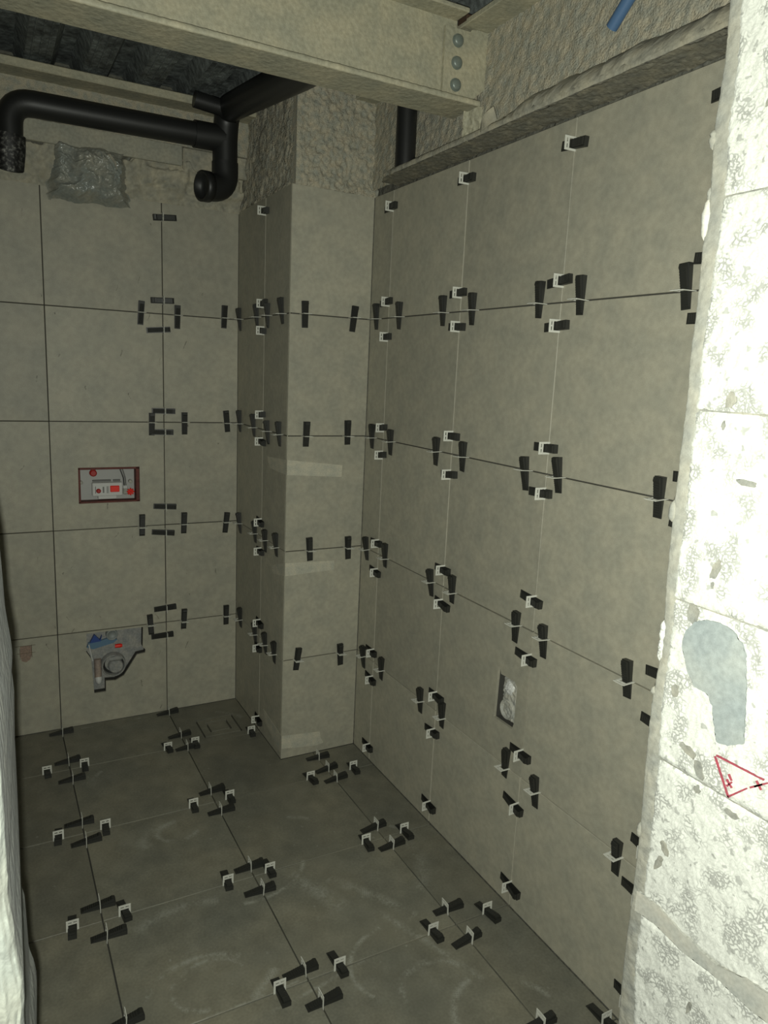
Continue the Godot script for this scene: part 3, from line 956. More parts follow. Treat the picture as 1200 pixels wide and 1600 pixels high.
# ------------------------------------------------------------------ fittings set into the tiles
func build_flush_box():
	var d := thing("cistern_box", "red framed inspection box of the cistern with white fittings, in the back wall", "cistern box", Vector3(-0.3045, 0.9885, 0))
	var h := 0.1505
	var w := 0.243
	var st := begin()
	box(st, Vector3(0, h / 2, -0.051), Vector3(w, h, 0.004))
	obj("back_panel", st, M.panel, d)
	st = begin()
	box(st, Vector3(0, 0.0035, -0.026), Vector3(w, 0.007, 0.048), 0.001)
	box(st, Vector3(0, h - 0.005, -0.026), Vector3(w, 0.009, 0.048), 0.001)
	box(st, Vector3(-w / 2 + 0.004, h / 2, -0.026), Vector3(0.008, h, 0.048), 0.001)
	box(st, Vector3(w / 2 - 0.007, h / 2, -0.026), Vector3(0.014, h, 0.048), 0.001)
	obj("frame", st, M.brick_red, d)
	st = begin()
	box(st, Vector3(-0.005, 0.053, -0.036), Vector3(0.122, 0.058, 0.026), 0.003)
	box(st, Vector3(-0.006, 0.018, -0.036), Vector3(0.075, 0.014, 0.024), 0.002)
	var un := obj("valve_unit", st, M.white, d)
	st = begin(true)
	tube(st, [Vector3(-0.042, 0.048, -0.024), Vector3(-0.042, 0.048, -0.016), Vector3(-0.042, 0.048, -0.014)], [0.0095, 0.0095, 0.006], 20)
	obj("round_button", st, M.red, un)
	st = begin()
	box(st, Vector3(0.0235, 0.055, -0.021), Vector3(0.037, 0.027, 0.008), 0.002)
	obj("square_button", st, M.orange, un)
	for q in [[-0.0535, 0.052, 0.003, 0.03], [-0.022, 0.052, 0.006, 0.026], [-0.007, 0.052, 0.003, 0.030], [-0.002, 0.052, 0.002, 0.030]]:
		st = begin()
		box(st, Vector3(q[0], q[1], -0.0228), Vector3(q[2], q[3], 0.001))
		obj("slot", st, M.cable, un)
	st = begin()
	box(st, Vector3(-0.025, 0.088, -0.047), Vector3(0.075, 0.008, 0.008), 0.002)
	box(st, Vector3(0.035, 0.088, -0.047), Vector3(0.03, 0.008, 0.008), 0.002)
	obj("bracket", st, M.cable, d)
	st = begin(true)
	tube(st, [Vector3(-0.059, 0.122, -0.046), Vector3(-0.059, 0.122, -0.03), Vector3(-0.059, 0.122, -0.028)], [0.015, 0.014, 0.010], 20)
	st.set_smooth_group(-1)
	box(st, Vector3(-0.059, 0.138, -0.038), Vector3(0.018, 0.02, 0.014), 0.002)
	box(st, Vector3(-0.036, 0.140, -0.038), Vector3(0.03, 0.006, 0.012), 0.001)
	obj("hook", st, M.red, d)
	for s in 2:
		var o := 0.009 * s
		var cb := pipe("cable", [Vector3(0.045 + o, 0.146, -0.035), Vector3(0.052 + o, 0.125, -0.03), Vector3(0.060 + o * 0.8, 0.100, -0.028), Vector3(0.063 + o * 0.8, 0.066, -0.030)], 0.0026, M.cable if s else M.black, d, 10)
		st = begin()
		box(st, Vector3(0.063 + o * 0.8, 0.060, -0.030), Vector3(0.007, 0.014, 0.008), 0.001)
		obj("connector", st, M.white, cb)
	st = begin()
	box(st, Vector3(0.068, 0.04, -0.04), Vector3(0.018, 0.026, 0.018), 0.003)
	obj("terminal", st, M.offwhite, d)
	st = begin()
	for k in 4:
		box(st, Vector3(0.089, 0.039, -0.03), Vector3(0.032, 0.0065, 0.012), 0.002, Basis(Vector3.BACK, k * PI / 4))
	obj("star_plug", st, M.orange, d)
	for p in [[-0.108, 0.083], [0.090, 0.083]]:
		st = begin(true)
		lathe(st, Vector3(p[0], p[1], -0.049), Vector3.BACK, [[0.0, 0.008], [0.019, 0.008], [0.020, 0.006], [0.004, 0.005], [0.004, 0.0]], 18)
		obj("screw_ring", st, M.offwhite, d)

func build_outlet():
	var d := thing("toilet_outlet", "cut out in the back wall tile with waste outlet, blue film and red plug", "toilet outlet", Vector3(-0.30, 0.14, 0))
	var f := Transform3D(Basis.IDENTITY, Vector3(0.30, -0.14, 0))
	var st := begin()
	slab(st, [poly(OUTLET)], -0.056, -0.040, f)
	obj("back_plate", st, M.grey_pipe, d)
	st = begin()
	slab(st, [poly([[-0.400, 0.365], [-0.355, 0.369], [-0.349, 0.395], [-0.358, 0.375], [-0.380, 0.402]])], -0.05, -0.022, f)
	obj("blue_film", st, M.blue, d)
	st = begin()
	slab(st, [poly([[-0.412, 0.345], [-0.405, 0.366], [-0.350, 0.370], [-0.330, 0.376], [-0.285, 0.366], [-0.300, 0.352], [-0.350, 0.342], [-0.385, 0.334]])], -0.05, -0.027, f)
	obj("pale_blue_film", st, M.film, d)
	st = begin(true)
	var c := Vector3(-0.309, 0.395, -0.04) + f.origin
	lathe(st, c, Vector3.BACK, [[0.0, 0.0245], [0.029, 0.0245], [0.032, 0.0225], [0.032, 0.0195], [0.028, 0.0185], [0.027, 0.0]])
	obj("round_cap", st, M.cap_grey, d)
	st = begin(true)
	c = Vector3(-0.283, 0.336, -0.03) + f.origin
	tube(st, [c + Vector3(-0.012, -0.001, 0), c + Vector3(0.010, 0, 0.004), c + Vector3(0.018, 0, 0.005)], [0.008, 0.0095, 0.006], 18)
	obj("red_plug", st, M.orange, d)
	st = begin(true)
	c = Vector3(-0.305, 0.253, -0.04) + f.origin
	lathe(st, c, Vector3.BACK, [[0.0, 0.053], [0.033, 0.051], [0.036, 0.0485], [0.036, 0.0465], [0.033, 0.045], [0.001, 0.044]], 36)
	var ring := obj("outlet_ring", st, M.grey_pipe, d)
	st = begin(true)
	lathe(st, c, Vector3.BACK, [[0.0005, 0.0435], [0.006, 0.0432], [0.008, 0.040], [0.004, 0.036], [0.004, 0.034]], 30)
	obj("hollow_shade_ring", st, M.pvc, ring)  # black ring painting in the shade down inside the outlet hollow
	st = begin(true)
	tube(st, [c + Vector3(0.010, -0.008, 0.002), c + Vector3(0.010, -0.008, 0.026), c + Vector3(0.010, -0.008, 0.029)], [0.032, 0.031, 0.027], 26)
	obj("inner_pipe", st, M.grey_pipe, ring)
	st = begin(true)
	tube(st, [c + Vector3(-0.018, 0.032, 0.03), c + Vector3(0.012, 0.036, 0.034), c + Vector3(0.032, 0.030, 0.03)], [0.010, 0.014, 0.009], 14)
	obj("tab", st, M.grey_pipe, ring)
	pipe("white_rod", [Vector3(-0.405, 0.364, -0.012) + f.origin, Vector3(-0.392, 0.287, -0.012) + f.origin], 0.0026, M.white, d, 10)
	var fp := pipe("supply_pipe", [Vector3(-0.369, 0.285, -0.03) + f.origin, Vector3(-0.369, 0.20, -0.028) + f.origin], 0.015, M.brick_pale, d, 18)
	st = begin(true)
	c = Vector3(-0.368, 0.187, -0.026) + f.origin
	tube(st, [c + Vector3(0, 0.014, 0), c + Vector3(0, 0.006, 0.004), c + Vector3(0, -0.006, 0.008), c + Vector3(0, -0.012, 0.010)], [0.016, 0.0155, 0.012, 0.006], 18)
	obj("white_cap", st, M.white, fp)

func build_socket():
	var d := thing("socket_box", "plaster smeared socket box in the right wall tile with a grey conduit end", "socket box", Vector3(W, 0.556, 1.61), "", Basis(Vector3.BACK, Vector3.UP, Vector3.LEFT))
	var o := Vector3(-1.61, -0.556, 0)
	var f := Transform3D(Basis.IDENTITY, o)
	var st := begin()
	slab(st, [poly(SOCKET)], -0.048, -0.034, f)
	obj("back", st, M.cement_grey, d)
	var nb := noise(251, 60.0, 3)
	var fill := sheet(36, 56, func(u: float, v: float) -> Vector3:
		var x := lerpf(1.581, 1.657, u)
		var y := lerpf(0.563, 0.704, v)
		var e := minf(smoothstep(0.0, 0.12, minf(u, 1.0 - u)), smoothstep(0.0, 0.07, minf(v, 1.0 - v)))
		var z := -0.034 + e * 0.028 + e * 0.004 * nb.get_noise_2d(x, y)
		return Vector3(x, y, z) + o, Vector3.BACK)
	obj("plaster_fill", fill, M.offwhite, d, true)
	var lump := sheet(22, 22, func(u: float, v: float) -> Vector3:
		var a := Vector2(u - 0.5, v - 0.5) * 2.0
		var r := maxf(0.0, 1.0 - a.length_squared())
		return Vector3(1.618 + a.x * 0.022, 0.672 + a.y * 0.024, -0.010 + 0.012 * sqrt(r) + 0.007 * r * nb.get_noise_2d(a.x * 0.05, a.y * 0.05)) + o, Vector3.BACK)
	obj("white_lump", lump, M.white, d, true)
	st = begin(true)
	var c := Vector3(1.617, 0.604, -0.023) + o
	lathe(st, c, Vector3.BACK, [[0.0, 0.031], [0.022, 0.031], [0.025, 0.0285], [0.022, 0.0255], [0.010, 0.025], [0.008, 0.0]])
	obj("conduit_end", st, M.offwhite, d)

func build_drain():
	var d := thing("floor_drain", "square tiled floor drain with two dark slots in the far corner", "floor drain", Vector3(0.096, 0, 0.236))
	var st := begin()
	box(st, Vector3(0, -0.045, 0), Vector3(0.167, 0.02, 0.171))
	obj("tray", st, M.cap_grey, d)
	st = begin()
	var w := 0.0775
	var i := 0.048
	for q in [[0.0, -(w + i) / 2, w * 2, w - i], [0.0, (w + i) / 2, w * 2, w - i], [-(w + i) / 2, 0.0, w - i, i * 2], [(w + i) / 2, 0.0, w - i, i * 2]]:
		box(st, Vector3(q[0], -0.018, q[1]), Vector3(q[2], 0.036, q[3]))
	obj("tile_ring", st, M.floor[0], d)
	st = begin()
	box(st, Vector3(0, -0.018, 0), Vector3(0.0815, 0.036, 0.0815), 0.001)
	obj("centre_tile", st, M.floor[0], d)

func build_tapes():
	var rows := [["strip of pale masking tape wrapped round the pillar edge at breast height", [[0.404, 1.226], [0.418, 1.205], [0.437, 1.183], [0.622, 1.180], [0.622, 1.238]], [[0.247, 1.1805], [0.478, 1.167], [0.480, 1.214], [0.247, 1.238]]],
		["strip of pale masking tape round the pillar edge below the third joint", [[0.482, 0.79], [0.486, 0.757], [0.622, 0.781], [0.622, 0.834]], [[0.247, 0.781], [0.459, 0.789], [0.458, 0.827], [0.247, 0.834]]],
		["strip of pale masking tape round the foot of the pillar", [[0.40, 0.125], [0.43, 0.075], [0.622, 0.025], [0.622, 0.105]], [[0.247, 0.048], [0.40, 0.030], [0.436, 0.036], [0.421, 0.062], [0.418, 0.090], [0.247, 0.105]]]]
	for r in rows:
		var st := begin()
		var o := thing("masking_tape", r[0], "tape", Vector3.ZERO, "tape strips on the pillar edge")
		slab(st, [poly(r[1])], -0.0002, 0.0010, frame("side"))
		slab(st, [poly(r[2])], -0.0002, 0.0010, frame("face"))
		obj("strip", st, M.tape, o)

# ------------------------------------------------------------------ levelling wedges
func wedge_mesh(kind: int) -> Mesh:
	var st := begin()
	var f := Transform3D(Basis(Vector3.BACK, Vector3.UP, Vector3.LEFT), Vector3.ZERO)
	var L := 0.048
	var lower := PackedVector2Array([Vector2(-L, 0.0008), Vector2(L, 0.0008), Vector2(L, 0.0145), Vector2(-L, 0.003)])
	slab(st, [lower], -0.0118, 0.0118, f)
	var upper := PackedVector2Array([Vector2(-L + 0.004, 0.002)])
	upper.append(Vector2(L - 0.002, 0.010))
	upper.append(Vector2(L - 0.002, 0.0205))
	if kind == 1:
		upper.append(Vector2(L - 0.010, 0.0222))
	var n := 14
	for k in n:                                   # teeth on the ramp
		var t := 1.0 - (k + 0.5) / n
		var z := lerpf(-L + 0.004, L - 0.012, t)
		var h := lerpf(0.0055, 0.0205, t)
		upper.append(Vector2(z + 0.002, h + 0.0007))
		upper.append(Vector2(z - 0.001, h - 0.0009))
	slab(st, [upper], -0.0088, 0.0088, f)
	st.generate_normals()
	return st.commit()

func clip_mesh() -> Mesh:
	var st := begin()
	var t := 0.0020
	for s in [-1.0, 1.0]:
		box(st, Vector3(s * 0.0142, 0.0125, 0), Vector3(0.0056, 0.043, t), 0.0004)
		box(st, Vector3(s * 0.0067, 0.0222, 0), Vector3(0.0095, 0.0045, t))
		box(st, Vector3(s * 0.0067, 0.0311, 0), Vector3(0.0095, 0.0060, t))
	box(st, Vector3(0, 0.027, 0), Vector3(0.0042, 0.0142, t))
	st.generate_normals()
	return st.commit()

func build_wedges():
	var protos := []
	for k in 2:
		var p := Node3D.new()
		put("wedge", wedge_mesh(k), M.black, p)
		put("clip", clip_mesh(), M.clip, p)
		protos.append(p)
	var group := {"back": "levelling wedges on the back wall", "side": "levelling wedges on the pillar side", "face": "levelling wedges on the pillar front", "right": "levelling wedges on the right wall", "floor": "levelling wedges on the floor"}
	for r in wedge_rows():
		var s: String = r[0]
		var f := frame(s)
		var n := f.basis.z
		var u: float = r[2]
		var v: float = r[3]
		var thick := Vector3.UP                   # the way the thick end points
		var at := Vector3.ZERO
		match r[1]:
			"H":
				at = f * Vector3(u, v, 0)
			"V":
				thick = f.basis.x
				at = f * Vector3(u, v, 0)
				if s == "back" and rng.randf() < 0.5:
					thick = -thick
			"X":
				thick = Vector3.RIGHT
				at = Vector3(u, 0, v)
			"Z":
				thick = Vector3.BACK
				at = Vector3(u, 0, v)
		var o: Node3D = protos[rng.randi() % 2].duplicate()
		o.name = numbered("levelling_wedge")
		add_child(o)
		o.transform = Transform3D(Basis(n.cross(thick), n, thick), at)
		var w: Node3D = o.get_node("wedge")
		w.position.z = rng.randf_range(-0.010, 0.014) - (0.012 if r[1] == "V" else 0.0)
		w.rotation.y = deg_to_rad(rng.randf_range(-6, 6))
		if s == "floor" and r[1] == "Z":
			w.position.z -= 0.008
		var c: Node3D = o.get_node("clip")
		c.rotation.x = deg_to_rad(rng.randf_range(-4, 4))
		o.set_meta("label", r[4])
		o.set_meta("category", "wedge")
		o.set_meta("group", group[s])
	for p in protos:
		p.free()

func build_phone():
	# held in the doorway: its back looks into the room, its lens is the camera
	var p := thing("phone", "dark phone held upright in the doorway, its flash lighting the room", "phone", Vector3(-0.75406, 1.57912, 3.22262), "", Basis.from_euler(Vector3(deg_to_rad(-10.759), deg_to_rad(-28.828), deg_to_rad(2.6026))))
	var st := begin()
	box(st, Vector3(-0.018, -0.042, 0.012), Vector3(0.074, 0.158, 0.008), 0.003)
	obj("body", st, M.black, p)
	st = begin(true)
	lathe(st, Vector3(0, 0, 0.009), Vector3.FORWARD, [[0.0, 0.007], [0.003, 0.0065], [0.003, 0.005], [0.0015, 0.0045], [0.0015, 0.0]])
	obj("lens", st, M.lens, p)
	st = begin(true)
	tube(st, [Vector3(-0.006, -0.0215, 0.0085), Vector3(-0.006, -0.0215, 0.0065)], [0.004, 0.004], 20)
	obj("flash_lamp", st, M.led, p)

func wedge_rows() -> Array:
	return [
		["back", "V", -0.078, 2.161, "black levelling wedge alone under the top edge of the back wall tiles"],
		["back", "V", -0.078, 1.833, "flat black levelling wedge just above the top joint crossing of the back wall"],
		["back", "V", -0.078, 1.713, "flat black levelling wedge just below the top joint crossing of the back wall"],
		["back", "H", -0.166, 1.779, "upright black levelling wedge left of the top joint crossing of the back wall"],
		["back", "H", -0.018, 1.779, "upright black levelling wedge right of the top joint crossing of the back wall"],
		["back", "H", 0.183, 1.779, "upright black levelling wedge on back wall top level joint beside pillar corner"],
		["back", "V", -0.078, 1.377, "flat black levelling wedge just above the second joint crossing of the back wall"],
		["back", "V", -0.078, 1.287, "flat black levelling wedge just below the second joint crossing of the back wall"],
		["back", "H", -0.129, 1.329, "upright black levelling wedge left of the second joint crossing of the back wall"],
		["back", "H", 0.009, 1.329, "upright black levelling wedge right of the second joint crossing of the back wall"],
		["back", "H", 0.196, 1.329, "upright black levelling wedge on back wall second level joint beside pillar corner"],
		["back", "V", -0.078, 0.962, "flat black levelling wedge just above the third joint crossing of the back wall"],
		["back", "V", -0.078, 0.846, "flat black levelling wedge just below the third joint crossing of the back wall"],
		["back", "H", -0.176, 0.879, "upright black levelling wedge left of the third joint crossing of the back wall"],
		["back", "H", 0.004, 0.879, "upright black levelling wedge right of the third joint crossing of the back wall"],
		["back", "H", 0.195, 0.879, "upright black levelling wedge on back wall third level joint beside pillar corner"],
		["back", "V", -0.078, 0.498, "flat black levelling wedge just above the lowest joint crossing of the back wall"],
		["back", "V", -0.078, 0.37, "flat black levelling wedge just below the lowest joint crossing of the back wall"],
		["back", "H", -0.147, 0.429, "upright black levelling wedge left of the lowest joint crossing of the back wall"],
		["back", "H", 0.001, 0.429, "upright black levelling wedge right of the lowest joint crossing of the back wall"],
		["back", "H", 0.197, 0.429, "upright black levelling wedge on back wall lowest level joint beside pillar corner"],
		["side", "V", 0.343, 1.827, "black wedge in white clip just above the top crossing on pillar shaded side"],
		["side", "V", 0.343, 1.723, "black wedge in white clip just below the top crossing on pillar shaded side"],
		["side", "V", 0.343, 1.389, "black wedge in white clip just above the second crossing on pillar shaded side"],
		["side", "V", 0.343, 1.28, "black wedge in white clip just below the second crossing on pillar shaded side"],
		["side", "V", 0.343, 0.941, "black wedge in white clip just above the third crossing on pillar shaded side"],
		["side", "V", 0.343, 0.816, "black wedge in white clip just below the third crossing on pillar shaded side"],
		["side", "V", 0.343, 0.499, "black wedge in white clip just above the lowest crossing on pillar shaded side"],
		["side", "V", 0.343, 0.385, "black wedge in white clip just below the lowest crossing on pillar shaded side"],
		["side", "V", 0.343, 2.175, "black wedge in white clip at the top of pillar shaded side"],
		["side", "V", 0.343, 0.052, "black wedge in white clip at the foot of pillar shaded side"],
		["side", "H", 0.033, 1.779, "upright black wedge in the inner corner, top joint of pillar shaded side"],
		["side", "H", 0.264, 1.779, "upright black wedge left of the crossing, top joint of pillar shaded side"],
		["side", "H", 0.395, 1.779, "upright black wedge right of the crossing, top joint of pillar shaded side"],
		["side", "H", 0.55, 1.779, "upright black wedge near the outer edge, top joint of pillar shaded side"],
		["side", "H", 0.045, 1.329, "upright black wedge in the inner corner, second joint of pillar shaded side"],
		["side", "H", 0.239, 1.329, "upright black wedge left of the crossing, second joint of pillar shaded side"],
		["side", "H", 0.415, 1.329, "upright black wedge right of the crossing, second joint of pillar shaded side"],
		["side", "H", 0.546, 1.329, "upright black wedge near the outer edge, second joint of pillar shaded side"],
		["side", "H", 0.057, 0.879, "upright black wedge in the inner corner, third joint of pillar shaded side"],
		["side", "H", 0.273, 0.879, "upright black wedge left of the crossing, third joint of pillar shaded side"],
		["side", "H", 0.404, 0.879, "upright black wedge right of the crossing, third joint of pillar shaded side"],
		["side", "H", 0.533, 0.879, "upright black wedge near the outer edge, third joint of pillar shaded side"],
		["side", "H", 0.078, 0.429, "upright black wedge in the inner corner, lowest joint of pillar shaded side"],
		["side", "H", 0.289, 0.429, "upright black wedge left of the crossing, lowest joint of pillar shaded side"],
		["side", "H", 0.423, 0.429, "upright black wedge right of the crossing, lowest joint of pillar shaded side"],
		["side", "H", 0.533, 0.429, "upright black wedge near the outer edge, lowest joint of pillar shaded side"],
		["face", "H", 0.305, 1.779, "upright black levelling wedge near outer edge on top joint of pillar front"],
		["face", "H", 0.505, 1.779, "upright black levelling wedge near inner corner on top joint of pillar front"],
		["face", "H", 0.322, 1.329, "upright black levelling wedge near outer edge on second joint of pillar front"],
		["face", "H", 0.496, 1.329, "upright black levelling wedge near inner corner on second joint of pillar front"],
		["face", "H", 0.348, 0.879, "upright black levelling wedge near outer edge on third joint of pillar front"],
		["face", "H", 0.516, 0.879, "upright black levelling wedge near inner corner on third joint of pillar front"],
		["face", "H", 0.307, 0.429, "upright black levelling wedge near outer edge on lowest joint of pillar front"],
		["face", "H", 0.498, 0.429, "upright black levelling wedge near inner corner on lowest joint of pillar front"],
		["right", "V", 0.769, 1.836, "black wedge above where top level joint meets first vertical joint from pillar, right wall"],
		["right", "V", 0.769, 1.71, "black wedge below where top level joint meets first vertical joint from pillar, right wall"],
		["right", "H", 0.681, 1.779, "black wedge left of where top level joint meets first vertical joint from pillar, right wall"],
		["right", "H", 0.857, 1.779, "black wedge right of where top level joint meets first vertical joint from pillar, right wall"],
		["right", "V", 1.24, 1.835, "black wedge above where top level joint meets second vertical joint from pillar, right wall"],
		["right", "V", 1.24, 1.732, "black wedge below where top level joint meets second vertical joint from pillar, right wall"],
		["right", "H", 1.146, 1.779, "black wedge left of where top level joint meets second vertical joint from pillar, right wall"],
		["right", "H", 1.311, 1.779, "black wedge right of where top level joint meets second vertical joint from pillar, right wall"],
		["right", "V", 1.706, 1.832, "black wedge above where top level joint meets third vertical joint from pillar, right wall"],
		["right", "V", 1.706, 1.719, "black wedge below where top level joint meets third vertical joint from pillar, right wall"],
		["right", "H", 1.623, 1.779, "black wedge left of where top level joint meets third vertical joint from pillar, right wall"],
		["right", "H", 1.779, 1.779, "black wedge right of where top level joint meets third vertical joint from pillar, right wall"],
		["right", "V", 2.172, 1.841, "black wedge above where top level joint meets vertical joint beside block jamb, right wall"],
		["right", "V", 2.172, 1.721, "black wedge below where top level joint meets vertical joint beside block jamb, right wall"],
		["right", "H", 2.098, 1.779, "black wedge left of where top level joint meets vertical joint beside block jamb, right wall"],
		["right", "V", 0.769, 1.374, "black wedge above where second level joint meets first vertical joint from pillar, right wall"],
		["right", "V", 0.769, 1.27, "black wedge below where second level joint meets first vertical joint from pillar, right wall"],
		["right", "H", 0.686, 1.329, "black wedge left of where second level joint meets first vertical joint from pillar, right wall"],
		["right", "H", 0.836, 1.329, "black wedge right of where second level joint meets first vertical joint from pillar, right wall"],
		["right", "V", 1.24, 1.388, "black wedge above where second level joint meets second vertical joint from pillar, right wall"],
		["right", "V", 1.24, 1.262, "black wedge below where second level joint meets second vertical joint from pillar, right wall"],
		["right", "H", 1.154, 1.329, "black wedge left of where second level joint meets second vertical joint from pillar, right wall"],
		["right", "H", 1.311, 1.329, "black wedge right of where second level joint meets second vertical joint from pillar, right wall"],
		["right", "V", 1.706, 1.4, "black wedge above where second level joint meets third vertical joint from pillar, right wall"],
		["right", "V", 1.706, 1.276, "black wedge below where second level joint meets third vertical joint from pillar, right wall"],
		["right", "H", 1.621, 1.329, "black wedge left of where second level joint meets third vertical joint from pillar, right wall"],
		["right", "H", 1.755, 1.329, "black wedge right of where second level joint meets third vertical joint from pillar, right wall"],
		["right", "V", 2.172, 1.386, "black wedge above where second level joint meets vertical joint beside block jamb, right wall"],
		["right", "V", 2.172, 1.281, "black wedge below where second level joint meets vertical joint beside block jamb, right wall"],
		["right", "H", 2.091, 1.329, "black wedge left of where second level joint meets vertical joint beside block jamb, right wall"],
		["right", "V", 0.769, 0.923, "black wedge above where third level joint meets first vertical joint from pillar, right wall"],
		["right", "V", 0.769, 0.806, "black wedge below where third level joint meets first vertical joint from pillar, right wall"],
		["right", "H", 0.676, 0.879, "black wedge left of where third level joint meets first vertical joint from pillar, right wall"],
		["right", "H", 0.834, 0.879, "black wedge right of where third level joint meets first vertical joint from pillar, right wall"],
		["right", "V", 1.24, 0.939, "black wedge above where third level joint meets second vertical joint from pillar, right wall"],
		["right", "V", 1.24, 0.821, "black wedge below where third level joint meets second vertical joint from pillar, right wall"],
		["right", "H", 1.168, 0.879, "black wedge left of where third level joint meets second vertical joint from pillar, right wall"],
		["right", "H", 1.3, 0.879, "black wedge right of where third level joint meets second vertical joint from pillar, right wall"],
		["right", "V", 1.706, 0.971, "black wedge above where third level joint meets third vertical joint from pillar, right wall"],
		["right", "V", 1.706, 0.798, "black wedge below where third level joint meets third vertical joint from pillar, right wall"],
		["right", "H", 1.635, 0.879, "black wedge left of where third level joint meets third vertical joint from pillar, right wall"],
		["right", "H", 1.756, 0.879, "black wedge right of where third level joint meets third vertical joint from pillar, right wall"],
		["right", "V", 2.172, 0.93, "black wedge above where third level joint meets vertical joint beside block jamb, right wall"],
		["right", "V", 2.172, 0.808, "black wedge below where third level joint meets vertical joint beside block jamb, right wall"],
		["right", "H", 2.06, 0.879, "black wedge left of where third level joint meets vertical joint beside block jamb, right wall"],
		["right", "V", 0.769, 0.471, "black wedge above where lowest level joint meets first vertical joint from pillar, right wall"],
		["right", "V", 0.769, 0.356, "black wedge below where lowest level joint meets first vertical joint from pillar, right wall"],
		["right", "H", 0.688, 0.429, "black wedge left of where lowest level joint meets first vertical joint from pillar, right wall"],
		["right", "H", 0.846, 0.429, "black wedge right of where lowest level joint meets first vertical joint from pillar, right wall"],
		["right", "V", 1.24, 0.487, "black wedge above where lowest level joint meets second vertical joint from pillar, right wall"],
		["right", "V", 1.24, 0.349, "black wedge below where lowest level joint meets second vertical joint from pillar, right wall"],
		["right", "H", 1.144, 0.429, "black wedge left of where lowest level joint meets second vertical joint from pillar, right wall"],
		["right", "H", 1.287, 0.429, "black wedge right of where lowest level joint meets second vertical joint from pillar, right wall"],
		["right", "V", 1.706, 0.504, "black wedge above where lowest level joint meets third vertical joint from pillar, right wall"],
		["right", "V", 1.706, 0.333, "black wedge below where lowest level joint meets third vertical joint from pillar, right wall"],
		["right", "H", 1.639, 0.429, "black wedge left of where lowest level joint meets third vertical joint from pillar, right wall"],
		["right", "H", 1.777, 0.429, "black wedge right of where lowest level joint meets third vertical joint from pillar, right wall"],
		["right", "V", 2.172, 0.498, "black wedge above where lowest level joint meets vertical joint beside block jamb, right wall"],
		["right", "V", 2.172, 0.373, "black wedge below where lowest level joint meets vertical joint beside block jamb, right wall"],
		["right", "H", 2.089, 0.429, "black wedge left of where lowest level joint meets vertical joint beside block jamb, right wall"],
		["right", "V", 0.769, 2.167, "black wedge just under tile top on first vertical joint from pillar, right wall"],
		["right", "V", 1.24, 2.17, "black wedge just under tile top on second vertical joint from pillar, right wall"],
		["right", "V", 1.706, 2.161, "black wedge just under tile top on third vertical joint from pillar, right wall"],
		["right", "V", 2.172, 2.16, "black wedge just under tile top on vertical joint beside block jamb, right wall"],
		["right", "V", 0.769, 0.059, "black wedge just above the floor on first vertical joint from pillar, right wall"],
		["right", "V", 1.24, 0.07, "black wedge just above the floor on second vertical joint from pillar, right wall"],
		["right", "V", 1.706, 0.071, "black wedge just above the floor on third vertical joint from pillar, right wall"],
		["right", "V", 2.172, 0.091, "black wedge just above the floor on vertical joint beside block jamb, right wall"],
		["floor", "X", -0.528, 0.302, "black wedge beyond crossing of left floor seam and first cross seam from back wall"],
		["floor", "X", -0.528, 0.447, "black wedge nearer than crossing of left floor seam and first cross seam from back wall"],
		["floor", "Z", -0.61, 0.36, "black wedge left of crossing of left floor seam and first cross seam from back wall"],
		["floor", "Z", -0.475, 0.36, "black wedge right of crossing of left floor seam and first cross seam from back wall"],
		["floor", "X", -0.528, 0.745, "black wedge beyond crossing of left floor seam and second cross seam from back wall"],
		["floor", "X", -0.528, 0.861, "black wedge nearer than crossing of left floor seam and second cross seam from back wall"],
		["floor", "Z", -0.607, 0.806, "black wedge left of crossing of left floor seam and second cross seam from back wall"],
		["floor", "Z", -0.459, 0.806, "black wedge right of crossing of left floor seam and second cross seam from back wall"],
		["floor", "X", -0.528, 1.189, "black wedge beyond crossing of left floor seam and third cross seam from back wall"],
		["floor", "X", -0.528, 1.319, "black wedge nearer than crossing of left floor seam and third cross seam from back wall"],
		["floor", "Z", -0.608, 1.253, "black wedge left of crossing of left floor seam and third cross seam from back wall"],
		["floor", "Z", -0.468, 1.253, "black wedge right of crossing of left floor seam and third cross seam from back wall"],
		["floor", "X", -0.078, 0.265, "black wedge beyond crossing of middle floor seam and first cross seam from back wall"],
		["floor", "X", -0.078, 0.381, "black wedge nearer than crossing of middle floor seam and first cross seam from back wall"],
		["floor", "Z", -0.152, 0.36, "black wedge left of crossing of middle floor seam and first cross seam from back wall"],
		["floor", "Z", -0.039, 0.36, "black wedge right of crossing of middle floor seam and first cross seam from back wall"],
		["floor", "X", -0.078, 0.737, "black wedge beyond crossing of middle floor seam and second cross seam from back wall"],
		["floor", "X", -0.078, 0.876, "black wedge nearer than crossing of middle floor seam and second cross seam from back wall"],
		["floor", "Z", -0.157, 0.806, "black wedge left of crossing of middle floor seam and second cross seam from back wall"],
		["floor", "Z", -0.023, 0.806, "black wedge right of crossing of middle floor seam and second cross seam from back wall"],
		["floor", "X", -0.078, 1.209, "black wedge beyond crossing of middle floor seam and third cross seam from back wall"],
		["floor", "X", -0.078, 1.327, "black wedge nearer than crossing of middle floor seam and third cross seam from back wall"],
		["floor", "Z", -0.162, 1.253, "black wedge left of crossing of middle floor seam and third cross seam from back wall"],
		["floor", "Z", -0.026, 1.253, "black wedge right of crossing of middle floor seam and third cross seam from back wall"],
		["floor", "X", -0.078, 1.666, "black wedge beyond crossing of middle floor seam and fourth cross seam from back wall"],
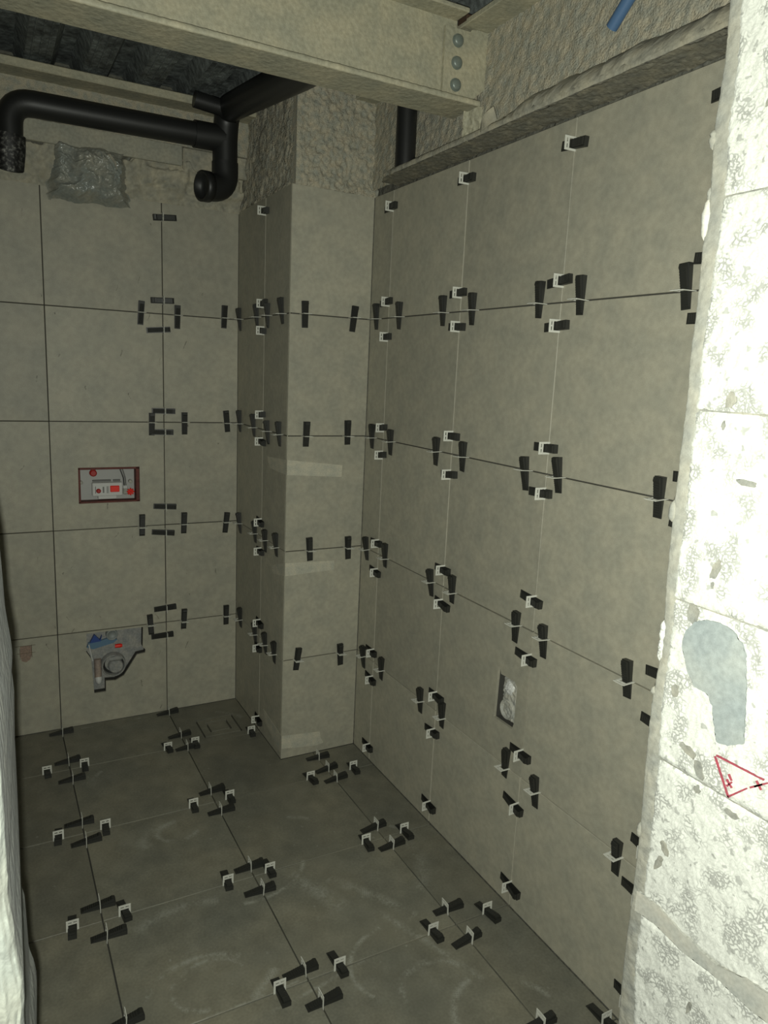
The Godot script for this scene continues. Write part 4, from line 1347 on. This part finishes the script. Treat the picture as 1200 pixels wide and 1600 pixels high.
		["floor", "X", -0.078, 1.779, "black wedge nearer than crossing of middle floor seam and fourth cross seam from back wall"],
		["floor", "Z", -0.158, 1.699, "black wedge left of crossing of middle floor seam and fourth cross seam from back wall"],
		["floor", "Z", 0.012, 1.699, "black wedge right of crossing of middle floor seam and fourth cross seam from back wall"],
		["floor", "X", 0.389, 0.77, "black wedge beyond crossing of right floor seam and second cross seam from back wall"],
		["floor", "X", 0.389, 0.85, "black wedge nearer than crossing of right floor seam and second cross seam from back wall"],
		["floor", "Z", 0.301, 0.806, "black wedge left of crossing of right floor seam and second cross seam from back wall"],
		["floor", "Z", 0.488, 0.806, "black wedge right of crossing of right floor seam and second cross seam from back wall"],
		["floor", "X", 0.389, 1.19, "black wedge beyond crossing of right floor seam and third cross seam from back wall"],
		["floor", "X", 0.389, 1.304, "black wedge nearer than crossing of right floor seam and third cross seam from back wall"],
		["floor", "Z", 0.319, 1.253, "black wedge left of crossing of right floor seam and third cross seam from back wall"],
		["floor", "Z", 0.469, 1.253, "black wedge right of crossing of right floor seam and third cross seam from back wall"],
		["floor", "X", 0.389, 1.639, "black wedge beyond crossing of right floor seam and fourth cross seam from back wall"],
		["floor", "X", 0.389, 1.765, "black wedge nearer than crossing of right floor seam and fourth cross seam from back wall"],
		["floor", "Z", 0.308, 1.699, "black wedge left of crossing of right floor seam and fourth cross seam from back wall"],
		["floor", "Z", 0.5, 1.699, "black wedge right of crossing of right floor seam and fourth cross seam from back wall"],
		["floor", "X", -0.528, 0.044, "black wedge on left floor seam against the foot of the back wall"],
		["floor", "X", -0.078, 0.033, "black wedge on middle floor seam against the foot of the back wall"],
		["floor", "Z", 0.207, 0.36, "black wedge in white clip on floor between drain and pillar side"],
		["floor", "X", -0.528, 1.627, "black wedge cut by the lower photo edge on the left floor seam"],
		["floor", "X", 0.389, 0.673, "black wedge lying on right floor seam at the foot of pillar front"],
		["floor", "X", 0.389, 2.073, "black wedge cut by the lower photo edge on the right floor seam"],
		["floor", "Z", 0.542, 2.145, "black wedge on floor at the lower photo edge beside the right wall"],
	]
